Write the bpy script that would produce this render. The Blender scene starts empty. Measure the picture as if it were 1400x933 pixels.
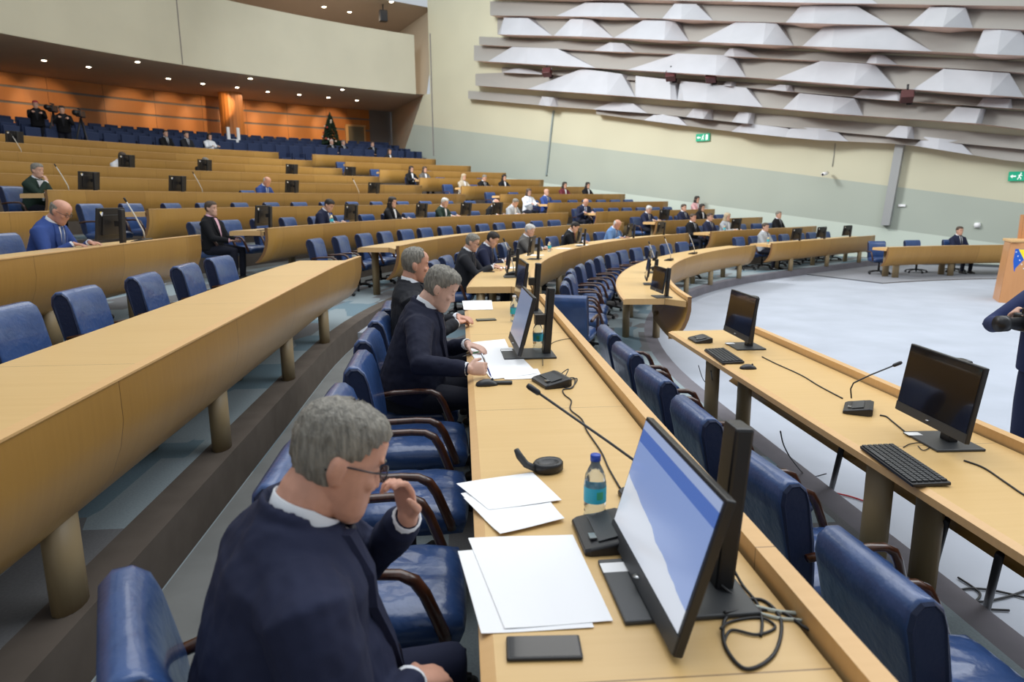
import bpy, math, random
from mathutils import Vector, Matrix
import numpy as np
random.seed(7)
SC = bpy.context.scene
COL = SC.collection
PI = math.pi

# ------------------------------------------------------------------ materials
MATS = {}
def mat(name, color, rough=.5, metal=0, spec=.5, emit=None, estr=0, noise=None, bump=None, trans=0, alpha=1, coat=0):
    if name in MATS: return MATS[name]
    m = bpy.data.materials.new(name); m.use_nodes = True
    nt = m.node_tree; b = nt.nodes['Principled BSDF']
    c = (*color, 1) if len(color) == 3 else color
    b.inputs['Base Color'].default_value = c
    b.inputs['Roughness'].default_value = rough
    b.inputs['Metallic'].default_value = metal
    b.inputs['Specular IOR Level'].default_value = spec
    b.inputs['Transmission Weight'].default_value = trans
    b.inputs['Alpha'].default_value = alpha
    b.inputs['Coat Weight'].default_value = coat
    if emit:
        b.inputs['Emission Color'].default_value = (*emit, 1); b.inputs['Emission Strength'].default_value = estr
    tc = None
    if noise or bump:
        tc = nt.nodes.new('ShaderNodeTexCoord')
    if noise:                                 # (scale xyz, amount, detail)
        sc, amt = noise[0], noise[1]
        mp = nt.nodes.new('ShaderNodeMapping'); mp.inputs['Scale'].default_value = sc if isinstance(sc, tuple) else (sc,)*3
        nz = nt.nodes.new('ShaderNodeTexNoise'); nz.inputs['Scale'].default_value = 1; nz.inputs['Detail'].default_value = 4
        mr = nt.nodes.new('ShaderNodeMapRange'); mr.inputs[1].default_value = .3; mr.inputs[2].default_value = .7
        mr.inputs[3].default_value = 1-amt; mr.inputs[4].default_value = 1+amt
        mx = nt.nodes.new('ShaderNodeVectorMath'); mx.operation = 'SCALE'; mx.inputs[0].default_value = c[:3]
        nt.links.new(tc.outputs['Object'], mp.inputs[0]); nt.links.new(mp.outputs[0], nz.inputs['Vector'])
        nt.links.new(nz.outputs[0], mr.inputs[0]); nt.links.new(mr.outputs[0], mx.inputs['Scale'])
        nt.links.new(mx.outputs[0], b.inputs['Base Color'])
    if bump:
        sc, st, dist = bump
        mp = nt.nodes.new('ShaderNodeMapping'); mp.inputs['Scale'].default_value = sc if isinstance(sc, tuple) else (sc,)*3
        nz = nt.nodes.new('ShaderNodeTexNoise'); nz.inputs['Scale'].default_value = 1; nz.inputs['Detail'].default_value = 3
        bp = nt.nodes.new('ShaderNodeBump'); bp.inputs['Strength'].default_value = st; bp.inputs['Distance'].default_value = dist
        nt.links.new(tc.outputs['Object'], mp.inputs[0]); nt.links.new(mp.outputs[0], nz.inputs['Vector'])
        nt.links.new(nz.outputs[0], bp.inputs['Height']); nt.links.new(bp.outputs[0], b.inputs['Normal'])
    MATS[name] = m
    return m

def wood(name, c1, c2, pitch, rough=.38, seam=.004, coat=.1):
    """veneer: u along the desk in metres, v across; grain runs along v"""
    m = bpy.data.materials.new(name); m.use_nodes = True
    nt = m.node_tree; b = nt.nodes['Principled BSDF']; L = nt.links.new; N = nt.nodes.new
    uv = N('ShaderNodeUVMap'); sp = N('ShaderNodeSeparateXYZ'); L(uv.outputs[0], sp.inputs[0])
    dv = N('ShaderNodeMath'); dv.operation = 'DIVIDE'; dv.inputs[1].default_value = pitch; L(sp.outputs[0], dv.inputs[0])
    fl = N('ShaderNodeMath'); fl.operation = 'FLOOR'; L(dv.outputs[0], fl.inputs[0])
    fr = N('ShaderNodeMath'); fr.operation = 'FRACT'; L(dv.outputs[0], fr.inputs[0])
    wn = N('ShaderNodeTexWhiteNoise'); wn.noise_dimensions = '1D'; L(fl.outputs[0], wn.inputs['W'])
    mp = N('ShaderNodeMapping'); mp.inputs['Scale'].default_value = (38, 1.6, 1); L(uv.outputs[0], mp.inputs[0])
    nz = N('ShaderNodeTexNoise'); nz.inputs['Scale'].default_value = 1; nz.inputs['Detail'].default_value = 5; L(mp.outputs[0], nz.inputs['Vector'])
    mp2 = N('ShaderNodeMapping'); mp2.inputs['Scale'].default_value = (2.5, .9, 1); L(uv.outputs[0], mp2.inputs[0])
    nz2 = N('ShaderNodeTexNoise'); nz2.inputs['Scale'].default_value = 1; nz2.inputs['Detail'].default_value = 2; L(mp2.outputs[0], nz2.inputs['Vector'])
    a = N('ShaderNodeMath'); a.operation = 'MULTIPLY_ADD'; a.inputs[1].default_value = .45; L(wn.outputs[0], a.inputs[0]); 
    a2 = N('ShaderNodeMath'); a2.operation = 'MULTIPLY_ADD'; a2.inputs[1].default_value = .55; L(nz.outputs[0], a2.inputs[0]); 
    a3 = N('ShaderNodeMath'); a3.operation = 'MULTIPLY'; a3.inputs[1].default_value = .4; L(nz2.outputs[0], a3.inputs[0])
    L(a3.outputs[0], a2.inputs[2]); a.inputs[2].default_value = -.2
    s = N('ShaderNodeMath'); s.operation = 'ADD'; L(a.outputs[0], s.inputs[0]); L(a2.outputs[0], s.inputs[1])
    mx = N('ShaderNodeMix'); mx.data_type = 'RGBA'; mx.inputs[6].default_value = (*c1, 1); mx.inputs[7].default_value = (*c2, 1); L(s.outputs[0], mx.inputs[0])
    lt = N('ShaderNodeMath'); lt.operation = 'LESS_THAN'; lt.inputs[1].default_value = seam/pitch; L(fr.outputs[0], lt.inputs[0])
    m2 = N('ShaderNodeMix'); m2.data_type = 'RGBA'; m2.inputs[7].default_value = (c1[0]*.35, c1[1]*.3, c1[2]*.3, 1)
    L(lt.outputs[0], m2.inputs[0]); L(mx.outputs[2], m2.inputs[6]); L(m2.outputs[2], b.inputs['Base Color'])
    b.inputs['Roughness'].default_value = rough; b.inputs['Coat Weight'].default_value = coat; b.inputs['Coat Roughness'].default_value = .25
    MATS[name] = m
    return m

W_TOP = wood('pale_wood_top', (.61, .385, .145), (.75, .52, .235), 1.8)
W_FAS = wood('wood_veneer_front', (.35, .175, .036), (.50, .275, .066), 1.35, rough=.36, coat=.25)
W_EDGE = wood('pale_wood_edge', (.62, .36, .14), (.78, .50, .23), 5)
W_LEG = wood('dull_wood_leg', (.24, .17, .085), (.34, .25, .13), 5, rough=.55)
W_ORANGE = wood('orange_wood_panel', (.50, .17, .035), (.66, .26, .06), 2.2, rough=.45, seam=.02)
W_ARM = mat('dark_wood_arm', (.060, .020, .010), .28, noise=((8, 60, 8), .4), coat=.3)
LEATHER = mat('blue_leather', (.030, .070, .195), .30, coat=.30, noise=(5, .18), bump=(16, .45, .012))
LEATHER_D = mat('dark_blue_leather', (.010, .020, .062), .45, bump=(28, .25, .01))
BLACK = mat('black_plastic', (.012, .012, .014), .38)
DKGREY = mat('dark_grey_plastic', (.035, .038, .042), .45)
SCREEN = mat('dark_screen', (.010, .009, .010), .10, coat=.4)
SCREEN_ON = None
METAL = mat('brushed_metal', (.45, .46, .47), .3, 1)
CHROME = mat('chrome', (.7, .7, .7), .15, 1)
PAPER = mat('white_paper', (.86, .86, .87), .7)
PLASTER = None

# ------------------------------------------------------------------ mesh helpers
class MB:
    def __init__(s): s.v = []; s.f = []; s.uv = []; s.m = []; s.sm = []
    def quad(s, a, b, c, d, uv=None, m=0, smooth=False):
        i = len(s.v); s.v += [tuple(a), tuple(b), tuple(c), tuple(d)]; s.f.append((i, i+1, i+2, i+3)); s.uv.append(uv or [(0, 0)]*4); s.m.append(m); s.sm.append(smooth)
    def poly(s, pts, uv=None, m=0):
        i = len(s.v); s.v += [tuple(p) for p in pts]; s.f.append(tuple(range(i, i+len(pts)))); s.uv.append(uv or [(0, 0)]*len(pts)); s.m.append(m); s.sm.append(False)
    def add(s, vs, fs, uvs=None, m=0, smooth=False):
        i = len(s.v); s.v += [tuple(p) for p in vs]
        for k, f in enumerate(fs):
            s.f.append(tuple(i+j for j in f)); s.uv.append(uvs[k] if uvs else [(vs[j][0], vs[j][2]) for j in f]); s.m.append(m); s.sm.append(smooth)
    def box(s, c, sz, R=None, m=0, bev=0):
        cx, cy, cz = c; hx, hy, hz = sz[0]/2, sz[1]/2, sz[2]/2
        vs = [Vector((x*hx, y*hy, z*hz)) for x in (-1, 1) for y in (-1, 1) for z in (-1, 1)]
        if R is not None: vs = [R @ v for v in vs]
        vs = [(v[0]+cx, v[1]+cy, v[2]+cz) for v in vs]
        s.add(vs, [(0, 1, 3, 2), (4, 6, 7, 5), (0, 4, 5, 1), (2, 3, 7, 6), (0, 2, 6, 4), (1, 5, 7, 3)], m=m)
    def tube(s, pts, r, n=8, m=0, closed_ends=True):
        pts = [Vector(p) for p in pts]; rr = r if isinstance(r, (list, tuple)) else [r]*len(pts)
        rings = []; prev = None
        for i, p in enumerate(pts):
            t = (pts[min(i+1, len(pts)-1)]-pts[max(i-1, 0)]).normalized()
            if prev is None:
                u = t.cross(Vector((0, 0, 1)))
                if u.length < .05: u = t.cross(Vector((1, 0, 0)))
            else: u = prev - t*prev.dot(t)
            u.normalize(); w = t.cross(u); prev = u
            rings.append([p+(u*math.cos(a)+w*math.sin(a))*rr[i] for a in [2*PI*j/n for j in range(n)]])
        vs = [v for rg in rings for v in rg]; fs = []
        for i in range(len(pts)-1):
            for j in range(n):
                fs.append((i*n+j, i*n+(j+1) % n, (i+1)*n+(j+1) % n, (i+1)*n+j))
        if closed_ends: fs += [tuple(range(n-1, -1, -1)), tuple(range((len(pts)-1)*n, len(pts)*n))]
        s.add(vs, fs, m=m, smooth=True)
    def lathe(s, c, prof, n=16, m=0):
        vs = []; fs = []
        for r, z in prof:
            for j in range(n): vs.append((c[0]+r*math.cos(2*PI*j/n), c[1]+r*math.sin(2*PI*j/n), c[2]+z))
        for i in range(len(prof)-1):
            for j in range(n): fs.append((i*n+j, i*n+(j+1) % n, (i+1)*n+(j+1) % n, (i+1)*n+j))
        fs += [tuple(range(n-1, -1, -1)), tuple(range((len(prof)-1)*n, len(prof)*n))]
        s.add(vs, fs, m=m, smooth=True)
    def loft(s, rings, m=0, smooth=True, cap=True, closed=True):
        n = len(rings[0]); vs = [tuple(v) for rg in rings for v in rg]; fs = []
        for i in range(len(rings)-1):
            for j in range(n if closed else n-1):
                fs.append((i*n+j, i*n+(j+1) % n, (i+1)*n+(j+1) % n, (i+1)*n+j))
        if cap: fs += [tuple(range(n-1, -1, -1)), tuple(range((len(rings)-1)*n, len(rings)*n))]
        s.add(vs, fs, m=m, smooth=smooth)
    def ell(s, c, r, R=None, nu=14, nv=9, m=0):
        vs = []; fs = []
        for i in range(nv+1):
            th = PI*i/nv
            for j in range(nu):
                ph = 2*PI*j/nu; v = Vector((r[0]*math.sin(th)*math.cos(ph), r[1]*math.sin(th)*math.sin(ph), r[2]*math.cos(th)))
                if R is not None: v = R @ v
                vs.append((v[0]+c[0], v[1]+c[1], v[2]+c[2]))
        for i in range(nv):
            for j in range(nu): fs.append((i*nu+j, (i+1)*nu+j, (i+1)*nu+(j+1) % nu, i*nu+(j+1) % nu))
        s.add(vs, fs, m=m, smooth=True)
    def mesh(s, name, mats, origin=(0, 0, 0), weld=False):
        me = bpy.data.meshes.new(name); o = origin
        me.from_pydata([(v[0]-o[0], v[1]-o[1], v[2]-o[2]) for v in s.v], [], s.f)
        for mm in (mats if isinstance(mats, (list, tuple)) else [mats]): me.materials.append(mm)
        lay = me.uv_layers.new(name='UVMap'); k = 0; dat = []
        for u in s.uv:
            for q in u: dat += [q[0], q[1]]
        lay.data.foreach_set('uv', dat)
        me.polygons.foreach_set('material_index', s.m); me.polygons.foreach_set('use_smooth', s.sm)
        if weld:
            import bmesh
            bm = bmesh.new(); bm.from_mesh(me); bmesh.ops.remove_doubles(bm, verts=bm.verts, dist=1e-5); bmesh.ops.recalc_face_normals(bm, faces=bm.faces); bm.to_mesh(me); bm.free()
        me.update()
        return me

def link(name, me, parent=None, loc=None):
    o = bpy.data.objects.new(name, me); COL.objects.link(o)
    if parent: o.parent = parent
    if loc: o.location = loc
    return o
def part(name, mb, mats, parent, bevel=0, loc=None, weld=False, subd=0):
    o = link(name, mb.mesh(name, mats, weld=weld or bevel > 0 or subd > 0), parent, loc)
    if bevel:
        b = o.modifiers.new('b', 'BEVEL'); b.width = bevel; b.segments = 2; b.limit_method = 'ANGLE'; b.angle_limit = .6
    if subd:
        b = o.modifiers.new('s', 'SUBSURF'); b.levels = subd; b.render_levels = subd
    return o
def thing(name, label, cat, loc=(0, 0, 0), rz=0, group=None):
    o = bpy.data.objects.new(name, None); COL.objects.link(o); o.empty_display_size = .1
    o.location = loc; o.rotation_euler = (0, 0, rz); o['label'] = label; o['category'] = cat
    if group: o['group'] = group
    return o
def tag(o, label, cat, group=None):
    o['label'] = label; o['category'] = cat
    if group: o['group'] = group
    return o
def struct(name, mb, mats, bevel=0):
    o = part(name, mb, mats, None, bevel); o['kind'] = 'structure'; return o
KIDS = {}
def children(o): 
    return [c for c in COL.objects if c.parent == o]
def freeze(root):
    """remember the tree of a prototype so copying is quick"""
    KIDS[root.name] = [(c, children(c)) for c in children(root)]
    return root
def dup(root, loc, rz, label, group=None, override=None):
    r = root.copy(); COL.objects.link(r); r.location = loc; r.rotation_euler = (0, 0, rz); r['label'] = label
    if 'proto' in r: del r['proto']
    if group: r['group'] = group
    for ch, gs in KIDS[root.name]:
        c = ch.copy(); COL.objects.link(c); c.parent = r
        recolor(c, override)
        for g in gs:
            d = g.copy(); COL.objects.link(d); d.parent = c; recolor(d, override)
    return r
def recolor(o, override):
    if not override: return
    for i, sl in enumerate(o.material_slots):
        nm = sl.material.name if sl.material else ''
        if nm in override:
            sl.link = 'OBJECT'; sl.material = override[nm]
ORD = 'zeroth first second third fourth fifth sixth seventh eighth ninth tenth eleventh twelfth thirteenth fourteenth fifteenth sixteenth seventeenth eighteenth nineteenth twentieth'.split()

# ------------------------------------------------------------------ the plan of the hall: concentric rows, straight near the camera then curving round
X0, Y0, A0, RAD, SW = 0.298589, 6.607704, 1.642205, 15.03941, 0.987792
DD = np.array([math.cos(A0), math.sin(A0)]); NN = np.array([DD[1], -DD[0]]); CC = np.array([X0, Y0])+NN*RAD
CAMZ = 2.05
def pos(o, s):
    if s < 0: return np.array([X0, Y0])+DD*s-NN*o
    t = min(s/RAD, SW); q = CC+(RAD+o)*(-NN*math.cos(t)+DD*math.sin(t))
    if s/RAD > SW: q = q+(DD*math.cos(t)+NN*math.sin(t))*(s-RAD*SW)
    return q
def outward(s):
    t = min(max(s/RAD, 0), SW)
    return -NN*math.cos(t)+DD*math.sin(t)
def rz_face(s):                 # rotation that turns local +Y towards the podium
    f = -outward(s); return math.atan2(-f[0], f[1])
def rim(k): return 1.80122*k+(.204 if k > 0 else 0)
def zrim(k): return CAMZ-.87+.243508*k+.0070872*k*k
def zfl(k): return zrim(k)-.78
def edge(k): return rim(k)+(.16 if k < 0 else .10)
def srange(s0, s1, step=.3):
    n = max(1, int(math.ceil((s1-s0)/step))); return [s0+(s1-s0)*i/n for i in range(n+1)]
def P3(o, s, z): q = pos(o, s); return (q[0], q[1], z)
def arclen(o, s): return s if s < 0 else s*(1+o/RAD)
F_PX = 953.2; PITCH = math.atan((466.5-274.8)/F_PX); ROLL = -.00884
def ray(px, py):
    F = Vector((0, math.cos(PITCH), -math.sin(PITCH))); u0 = Vector((0, math.sin(PITCH), math.cos(PITCH))); r0 = Vector((1, 0, 0))
    u = math.cos(ROLL)*u0-math.sin(ROLL)*r0; r = math.cos(ROLL)*r0+math.sin(ROLL)*u0
    return F*F_PX+(px-700)*r-(py-466.5)*u
def at_z(px, py, z):            # survey: the point of height z seen along a sight line
    d = ray(px, py); t = (z-CAMZ)/d.z; return Vector((d.x*t, d.y*t, z))
# ------------------------------------------------------------------ carpets
def carpet(name, c1, c2, c3, sc=1.0, patch=True):
    m = bpy.data.materials.new(name); m.use_nodes = True; nt = m.node_tree; b = nt.nodes['Principled BSDF']; L = nt.links.new; N = nt.nodes.new
    uv = N('ShaderNodeUVMap')
    mp = N('ShaderNodeMapping'); mp.inputs['Scale'].default_value = (1.1*sc, 3.2*sc, 1); L(uv.outputs[0], mp.inputs[0])
    vo = N('ShaderNodeTexVoronoi'); vo.distance = 'CHEBYCHEV'; vo.inputs['Scale'].default_value = 1; vo.inputs['Randomness'].default_value = .8; L(mp.outputs[0], vo.inputs['Vector'])
    wn = N('ShaderNodeTexWhiteNoise'); L(vo.outputs['Color'], wn.inputs['Vector'])
    cr = N('ShaderNodeValToRGB'); cr.color_ramp.interpolation = 'CONSTANT'
    e = cr.color_ramp.elements; e[0].color = (*c1, 1); e[1].color = (*c2, 1); e[1].position = .5; x = e.new(.78); x.color = (*c3, 1)
    L(wn.outputs['Value'], cr.inputs[0])
    nz = N('ShaderNodeTexNoise'); nz.inputs['Scale'].default_value = 90; L(uv.outputs[0], nz.inputs['Vector'])
    mr = N('ShaderNodeMapRange'); mr.inputs[3].default_value = .8; mr.inputs[4].default_value = 1.2; L(nz.outputs[0], mr.inputs[0])
    mx = N('ShaderNodeVectorMath'); mx.operation = 'SCALE'; L(cr.outputs[0], mx.inputs[0]); L(mr.outputs[0], mx.inputs['Scale']); L(mx.outputs[0], b.inputs['Base Color'])
    b.inputs['Roughness'].default_value = .95; b.inputs['Specular IOR Level'].default_value = .1
    return m
CARPET = carpet('patched_blue_grey_carpet', (.27, .32, .34), (.16, .23, .27), (.17, .17, .175))
CARPET_A = mat('grey_aisle_carpet', (.20, .205, .20), .95, noise=(3, .12), spec=.1)
NOSING = mat('brown_step_nosing', (.115, .095, .08), .9, noise=(6, .1), spec=.1)
MAINFL = mat('pale_grey_carpet', (.41, .44, .50), .95, noise=(1.2, .07), spec=.1)

def band(mb, o0, o1, s0, s1, z, m=0, step=.5):
    ss = srange(s0, s1, step)
    for a, b in zip(ss[:-1], ss[1:]):
        uv = [(arclen(o0, a), o0), (arclen(o0, b), o0), (arclen(o0, b), o1), (arclen(o0, a), o1)]
        mb.quad(P3(o0, a, z), P3(o1, a, z)[:3], P3(o1, b, z), P3(o0, b, z), [uv[0], uv[3], uv[2], uv[1]], m)
def wallstrip(mb, o, s0, s1, z0, z1, m=0, step=.5, flip=False):
    ss = srange(s0, s1, step)
    for a, b in zip(ss[:-1], ss[1:]):
        A = arclen(o, a); B = arclen(o, b)
        q = [P3(o, a, z0), P3(o, b, z0), P3(o, b, z1), P3(o, a, z1)]; uv = [(A, z0), (B, z0), (B, z1), (A, z1)]
        if flip: q.reverse(); uv.reverse()
        mb.quad(*q, uv, m)
SEND = {-1: 19.4, 0: 19.3, 1: 19.4, 2: 19.2, 3: 18.8, 4: 18.4, 5: 18.1, 6: 17.3, 7: 16.7, 8: 16.1, 9: 15.4}
# main floor
mb = MB(); mb.quad((-30, -14, 0), (34, -14, 0), (34, 46, 0), (-30, 46, 0), [(0, 0), (64, 0), (64, 60), (0, 60)])
struct('floor', mb, MAINFL)
NOS_F = mat('violet_grey_riser', (.19, .18, .20), .9, noise=(3, .1), spec=.1)
# tiers
for k in range(-1, 10):
    mb = MB(); e0 = edge(k); e1 = edge(k+1) if k < 9 else rim(9)+1.6; z = zfl(k); zl = zfl(k-1) if k > -1 else 0
    s0, s1 = -9, SEND[k]+1.6
    band(mb, e0+.17, e1, s0, s1, z, 0); band(mb, e0, e0+.17, s0, s1, z, 1); wallstrip(mb, e0, s0, s1, zl, z, 1)
    wallstrip(mb, e1, s0, s1, z-.3, z, 1, flip=True)
    if k >= 0:                                      # walkway strip behind the chairs
        band(mb, e1-.42, e1-.01, s0, s1, z+.003, 2)
    struct('floor', mb, [CARPET, NOSING if k >= 0 else NOS_F, CARPET_A])
# half-height steps where the aisles cross each riser
AISLE1 = (-.25, 1.15); AISLE2 = (12.85, 13.85)
def aisles(k):
    a1 = (-.2, 1.0) if k < 1 else (1.5, 2.8); sh = max(0, k-2)
    a2 = (12.85-.16*k, 13.95-.2*max(k, 0)) if k >= 0 else (12.8, 13.9)
    return a1, a2
for k in range(0, 10):
    for ai, (a, b) in enumerate(aisles(k)):
        if ai == 0 and k > 4: continue
        mb = MB(); zl = zfl(k-1); zh = zfl(k); zm = (zl+zh)/2
        band(mb, edge(k)-.34, edge(k), a, b, zm, 0); wallstrip(mb, edge(k)-.34, a, b, zl, zm, 0)
        for s_, fl in ((a, 0), (b, 1)):
            q = [P3(edge(k)-.34, s_, zl), P3(edge(k), s_, zl), P3(edge(k), s_, zm), P3(edge(k)-.34, s_, zm)]
            mb.quad(*(q if fl else q[::-1]))
        o = struct('trim_1', mb, [MAINFL])
# ------------------------------------------------------------------ rear gallery floor (stepped), wall, column, soffit, balcony
GAL = [(rim(9)+1.6, rim(9)+2.7, 3.45), (rim(9)+2.7, rim(9)+3.8, 3.65), (rim(9)+3.8, rim(9)+4.9, 3.88), (rim(9)+4.9, rim(9)+9.6, 4.1)]
mb = MB(); zl = zfl(9)
for o0, o1, z in GAL:
    wallstrip(mb, o0, 3, 18, zl-.01, z); band(mb, o0, o1, 3, 18, z); zl = z
struct('floor', mb, [NOSING])
OB = 25.7           # offset of the rear wall
CREAM = mat('cream_plaster', (.56, .54, .43), .85, noise=(.6, .04))
SOFF = mat('taupe_soffit', (.56, .49, .44), .9, noise=(.5, .05))
GREYB = mat('grey_dado', (.22, .20, .19), .8)
# horizontal orange boards with grey gaps between
mb = MB(); zs = 4.1; S_A, S_B = 5, 16.78
wallstrip(mb, OB+.06, S_A, 18.4, zs, 7.2, 1, flip=False)
for z, z2 in ((4.80, 5.28), (5.37, 5.98), (6.07, 6.58), (6.67, 7.14)):
    wallstrip(mb, OB, S_A, S_B, z, z2, 0); band(mb, OB, OB+.06, S_A, S_B, z, 0)
struct('wall_rear', mb, [W_ORANGE, GREYB])
SOFZ = CAMZ+5.1; BALT = CAMZ+7.75; OBAL = 18.9
mb = MB(); band(mb, OBAL, OB+.3, 3, 18.5, SOFZ, 0); o = struct('ceiling', mb, [SOFF])
mb = MB(); wallstrip(mb, OBAL, 3, 15.92, SOFZ-.02, BALT, 0, .25); wallstrip(mb, OBAL+.18, 3, 15.92, SOFZ, BALT, 0, .25, flip=True); band(mb, OBAL, OBAL+.18, 3, 15.92, BALT)
for px in (248,):                                   # the fine joint in the balcony front
    s_ = 10.48; A, B = P3(OBAL-.004, s_, SOFZ), P3(OBAL-.004, s_, BALT); A2, B2 = P3(OBAL-.004, s_+.02, SOFZ), P3(OBAL-.004, s_+.02, BALT); mb.quad(A, A2, B2, B, m=1)
o = struct('wall_balcony', mb, [CREAM, GREYB])
# upper gallery above the balcony
UPZ = CAMZ+9.0
mb = MB(); band(mb, OBAL-.3, OB+1, 3, 18.5, UPZ, 0); struct('ceiling', mb, [mat('upper_soffit', (.40, .34, .28), .9)])
mb = MB(); wallstrip(mb, OB+.5, 3, 18.5, SOFZ, UPZ, 0); struct('wall_gallery', mb, [mat('gallery_plaster', (.42, .31, .20), .9)])
# ------------------------------------------------------------------ right-hand wall
W0 = np.array([12.01, 22.217]); DW = np.array([-.77084746, .63701978]); WN = np.array([-.63701978, -.77084746])   # WN points into the hall
def wall_pt(t, z, d=0): q = W0+DW*t+WN*d; return (q[0], q[1], z)
def on_wall(px, py, d=0):
    r = ray(px, py); c0 = W0+WN*d; t = (c0@WN)/(r.x*WN[0]+r.y*WN[1]); q = Vector((r.x*t, r.y*t, r.z*t+CAMZ))
    return q
def wall_tz(px, py, d=0):
    q = on_wall(px, py, d); return float((np.array([q.x, q.y])-W0)@DW), q.z
m = bpy.data.materials.new('painted_hall_wall'); m.use_nodes = True; nt = m.node_tree; bs = nt.nodes['Principled BSDF']; L = nt.links.new; N = nt.nodes.new
uv = N('ShaderNodeUVMap'); sp = N('ShaderNodeSeparateXYZ'); L(uv.outputs[0], sp.inputs[0])
def line(slope, c):
    a = N('ShaderNodeMath'); a.operation = 'MULTIPLY_ADD'; a.inputs[1].default_value = slope; a.inputs[2].default_value = c; L(sp.outputs[0], a.inputs[0])
    g = N('ShaderNodeMath'); g.operation = 'GREATER_THAN'; L(sp.outputs[1], g.inputs[0]); L(a.outputs[0], g.inputs[1]); return g
up = line(.158, CAMZ+.325); lo = line(.127, CAMZ-.98)
m1 = N('ShaderNodeMix'); m1.data_type = 'RGBA'; m1.inputs[6].default_value = (.56, .62, .54, 1); m1.inputs[7].default_value = (.40, .44, .38, 1); L(lo.outputs[0], m1.inputs[0])
m2 = N('ShaderNodeMix'); m2.data_type = 'RGBA'; m2.inputs[7].default_value = (.57, .55, .41, 1); L(up.outputs[0], m2.inputs[0]); L(m1.outputs[2], m2.inputs[6])
nz = N('ShaderNodeTexNoise'); nz.inputs['Scale'].default_value = .7; nz.inputs['Detail'].default_value = 1; L(uv.outputs[0], nz.inputs['Vector'])
mr = N('ShaderNodeMapRange'); mr.inputs[3].default_value = .94; mr.inputs[4].default_value = 1.06; L(nz.outputs[0], mr.inputs[0])
vm = N('ShaderNodeVectorMath'); vm.operation = 'SCALE'; L(m2.outputs[2], vm.inputs[0]); L(mr.outputs[0], vm.inputs['Scale']); L(vm.outputs[0], bs.inputs['Base Color'])
bs.inputs['Roughness'].default_value = .85
mb = MB(); TE = 20.3; outline = [(-14, 0), (-14, 16)]
def wq(t0, t1, z0, z1):
    mb.quad(wall_pt(t0, z0), wall_pt(t0, z1), wall_pt(t1, z1), wall_pt(t1, z0), [(t0, z0), (t0, z1), (t1, z1), (t1, z0)])
wq(-16, 20.56, 0, 16); wq(20.56, 21.03, 0, SOFZ)
mb.poly([wall_pt(21.03, 0), wall_pt(21.03, SOFZ), wall_pt(22.58, CAMZ+2.5), wall_pt(23.3, 0)], [(21.03, 0), (21.03, SOFZ), (22.58, CAMZ+2.5), (23.3, 0)])
struct('wall_right', mb, [m])
# thin skirting line and pipe-like corner joint
mb = MB(); mb.quad(wall_pt(-16, 0, .03), wall_pt(-16, .10, .03), wall_pt(2, .10, .03), wall_pt(2, 0, .03)); struct('baseboard_right', mb, [mat('dark_skirting', (.06, .07, .075), .6)])
mb = MB(); a = wall_pt(20.43, CAMZ+2.2, .02); mb.box((a[0], a[1], CAMZ+5), (.05, .05, 5.6)); struct('trim_2', mb, [GREYB])
# recess side walls beside the door and in the upper gallery
CREAM2 = mat('warm_plaster', (.50, .45, .35), .85)
pA = np.array(P3(OB, 18.2, 0)[:2])
mb = MB(); wb = wall_pt(22.58, 0)
mb.quad((pA[0], pA[1], 4.0), (pA[0], pA[1], SOFZ), wall_pt(21.03, SOFZ), (wb[0], wb[1], 4.0)); struct('wall_recess', mb, [CREAM2])
mb = MB(); pu = P3(OB+.5, 18.3, 0)
mb.quad((pu[0], pu[1], SOFZ), (pu[0], pu[1], UPZ), wall_pt(19.8, UPZ), wall_pt(20.8, SOFZ)); struct('wall_recess', mb, [CREAM2])
# door to the right of the orange wall
def local_frame(o, s): q = pos(o, s); return q, rz_face(s)
q, rz = local_frame(OB-.03, 15.92)
dr = thing('door', 'tall wooden door at the right end of the orange rear wall', 'door', (q[0], q[1], 4.1), rz)
mb = MB(); mb.box((0, 0, 1.05), (.95, .05, 2.1)); part('door_leaf', mb, mat('olive_door', (.20, .17, .11), .5), dr)
mb = MB(); mb.box((.56, 0, 1.08), (.16, .1, 2.16)); mb.box((-.52, 0, 1.08), (.08, .1, 2.16)); mb.box((0, 0, 2.15), (1.2, .1, .1)); part('door_frame', mb, W_EDGE, dr)
mb = MB(); mb.tube([(-.38, .04, 1.0), (-.38, .09, 1.0), (-.28, .09, 1.0)], .012); part('handle', mb, METAL, dr)
# fluted timber column in front of the rear wall
q, rz = local_frame(OB-1.6, 12.44)
mb = MB(); n = 40; zs = [4.1, SOFZ]
rg = []
for z in zs:
    rg.append([(q[0]+(.52+.012*(i % 2))*math.cos(2*PI*i/n), q[1]+(.52+.012*(i % 2))*math.sin(2*PI*i/n), z) for i in range(n)])
vs = rg[0]+rg[1]; fs = [(i, (i+1) % n, n+(i+1) % n, n+i) for i in range(n)]
mb.add(vs, fs, [[(i*.1, 0), (i*.1+.1, 0), (i*.1+.1, 3), (i*.1, 3)] for i in range(n)]); struct('wall_column', mb, [W_ORANGE])
# downlights in the soffit
LAMP = mat('lamp_glow', (1, .9, .75), .5, emit=(1, .86, .62), estr=14)
RIMM = mat('lamp_ring', (.5, .48, .45), .4)
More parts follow.
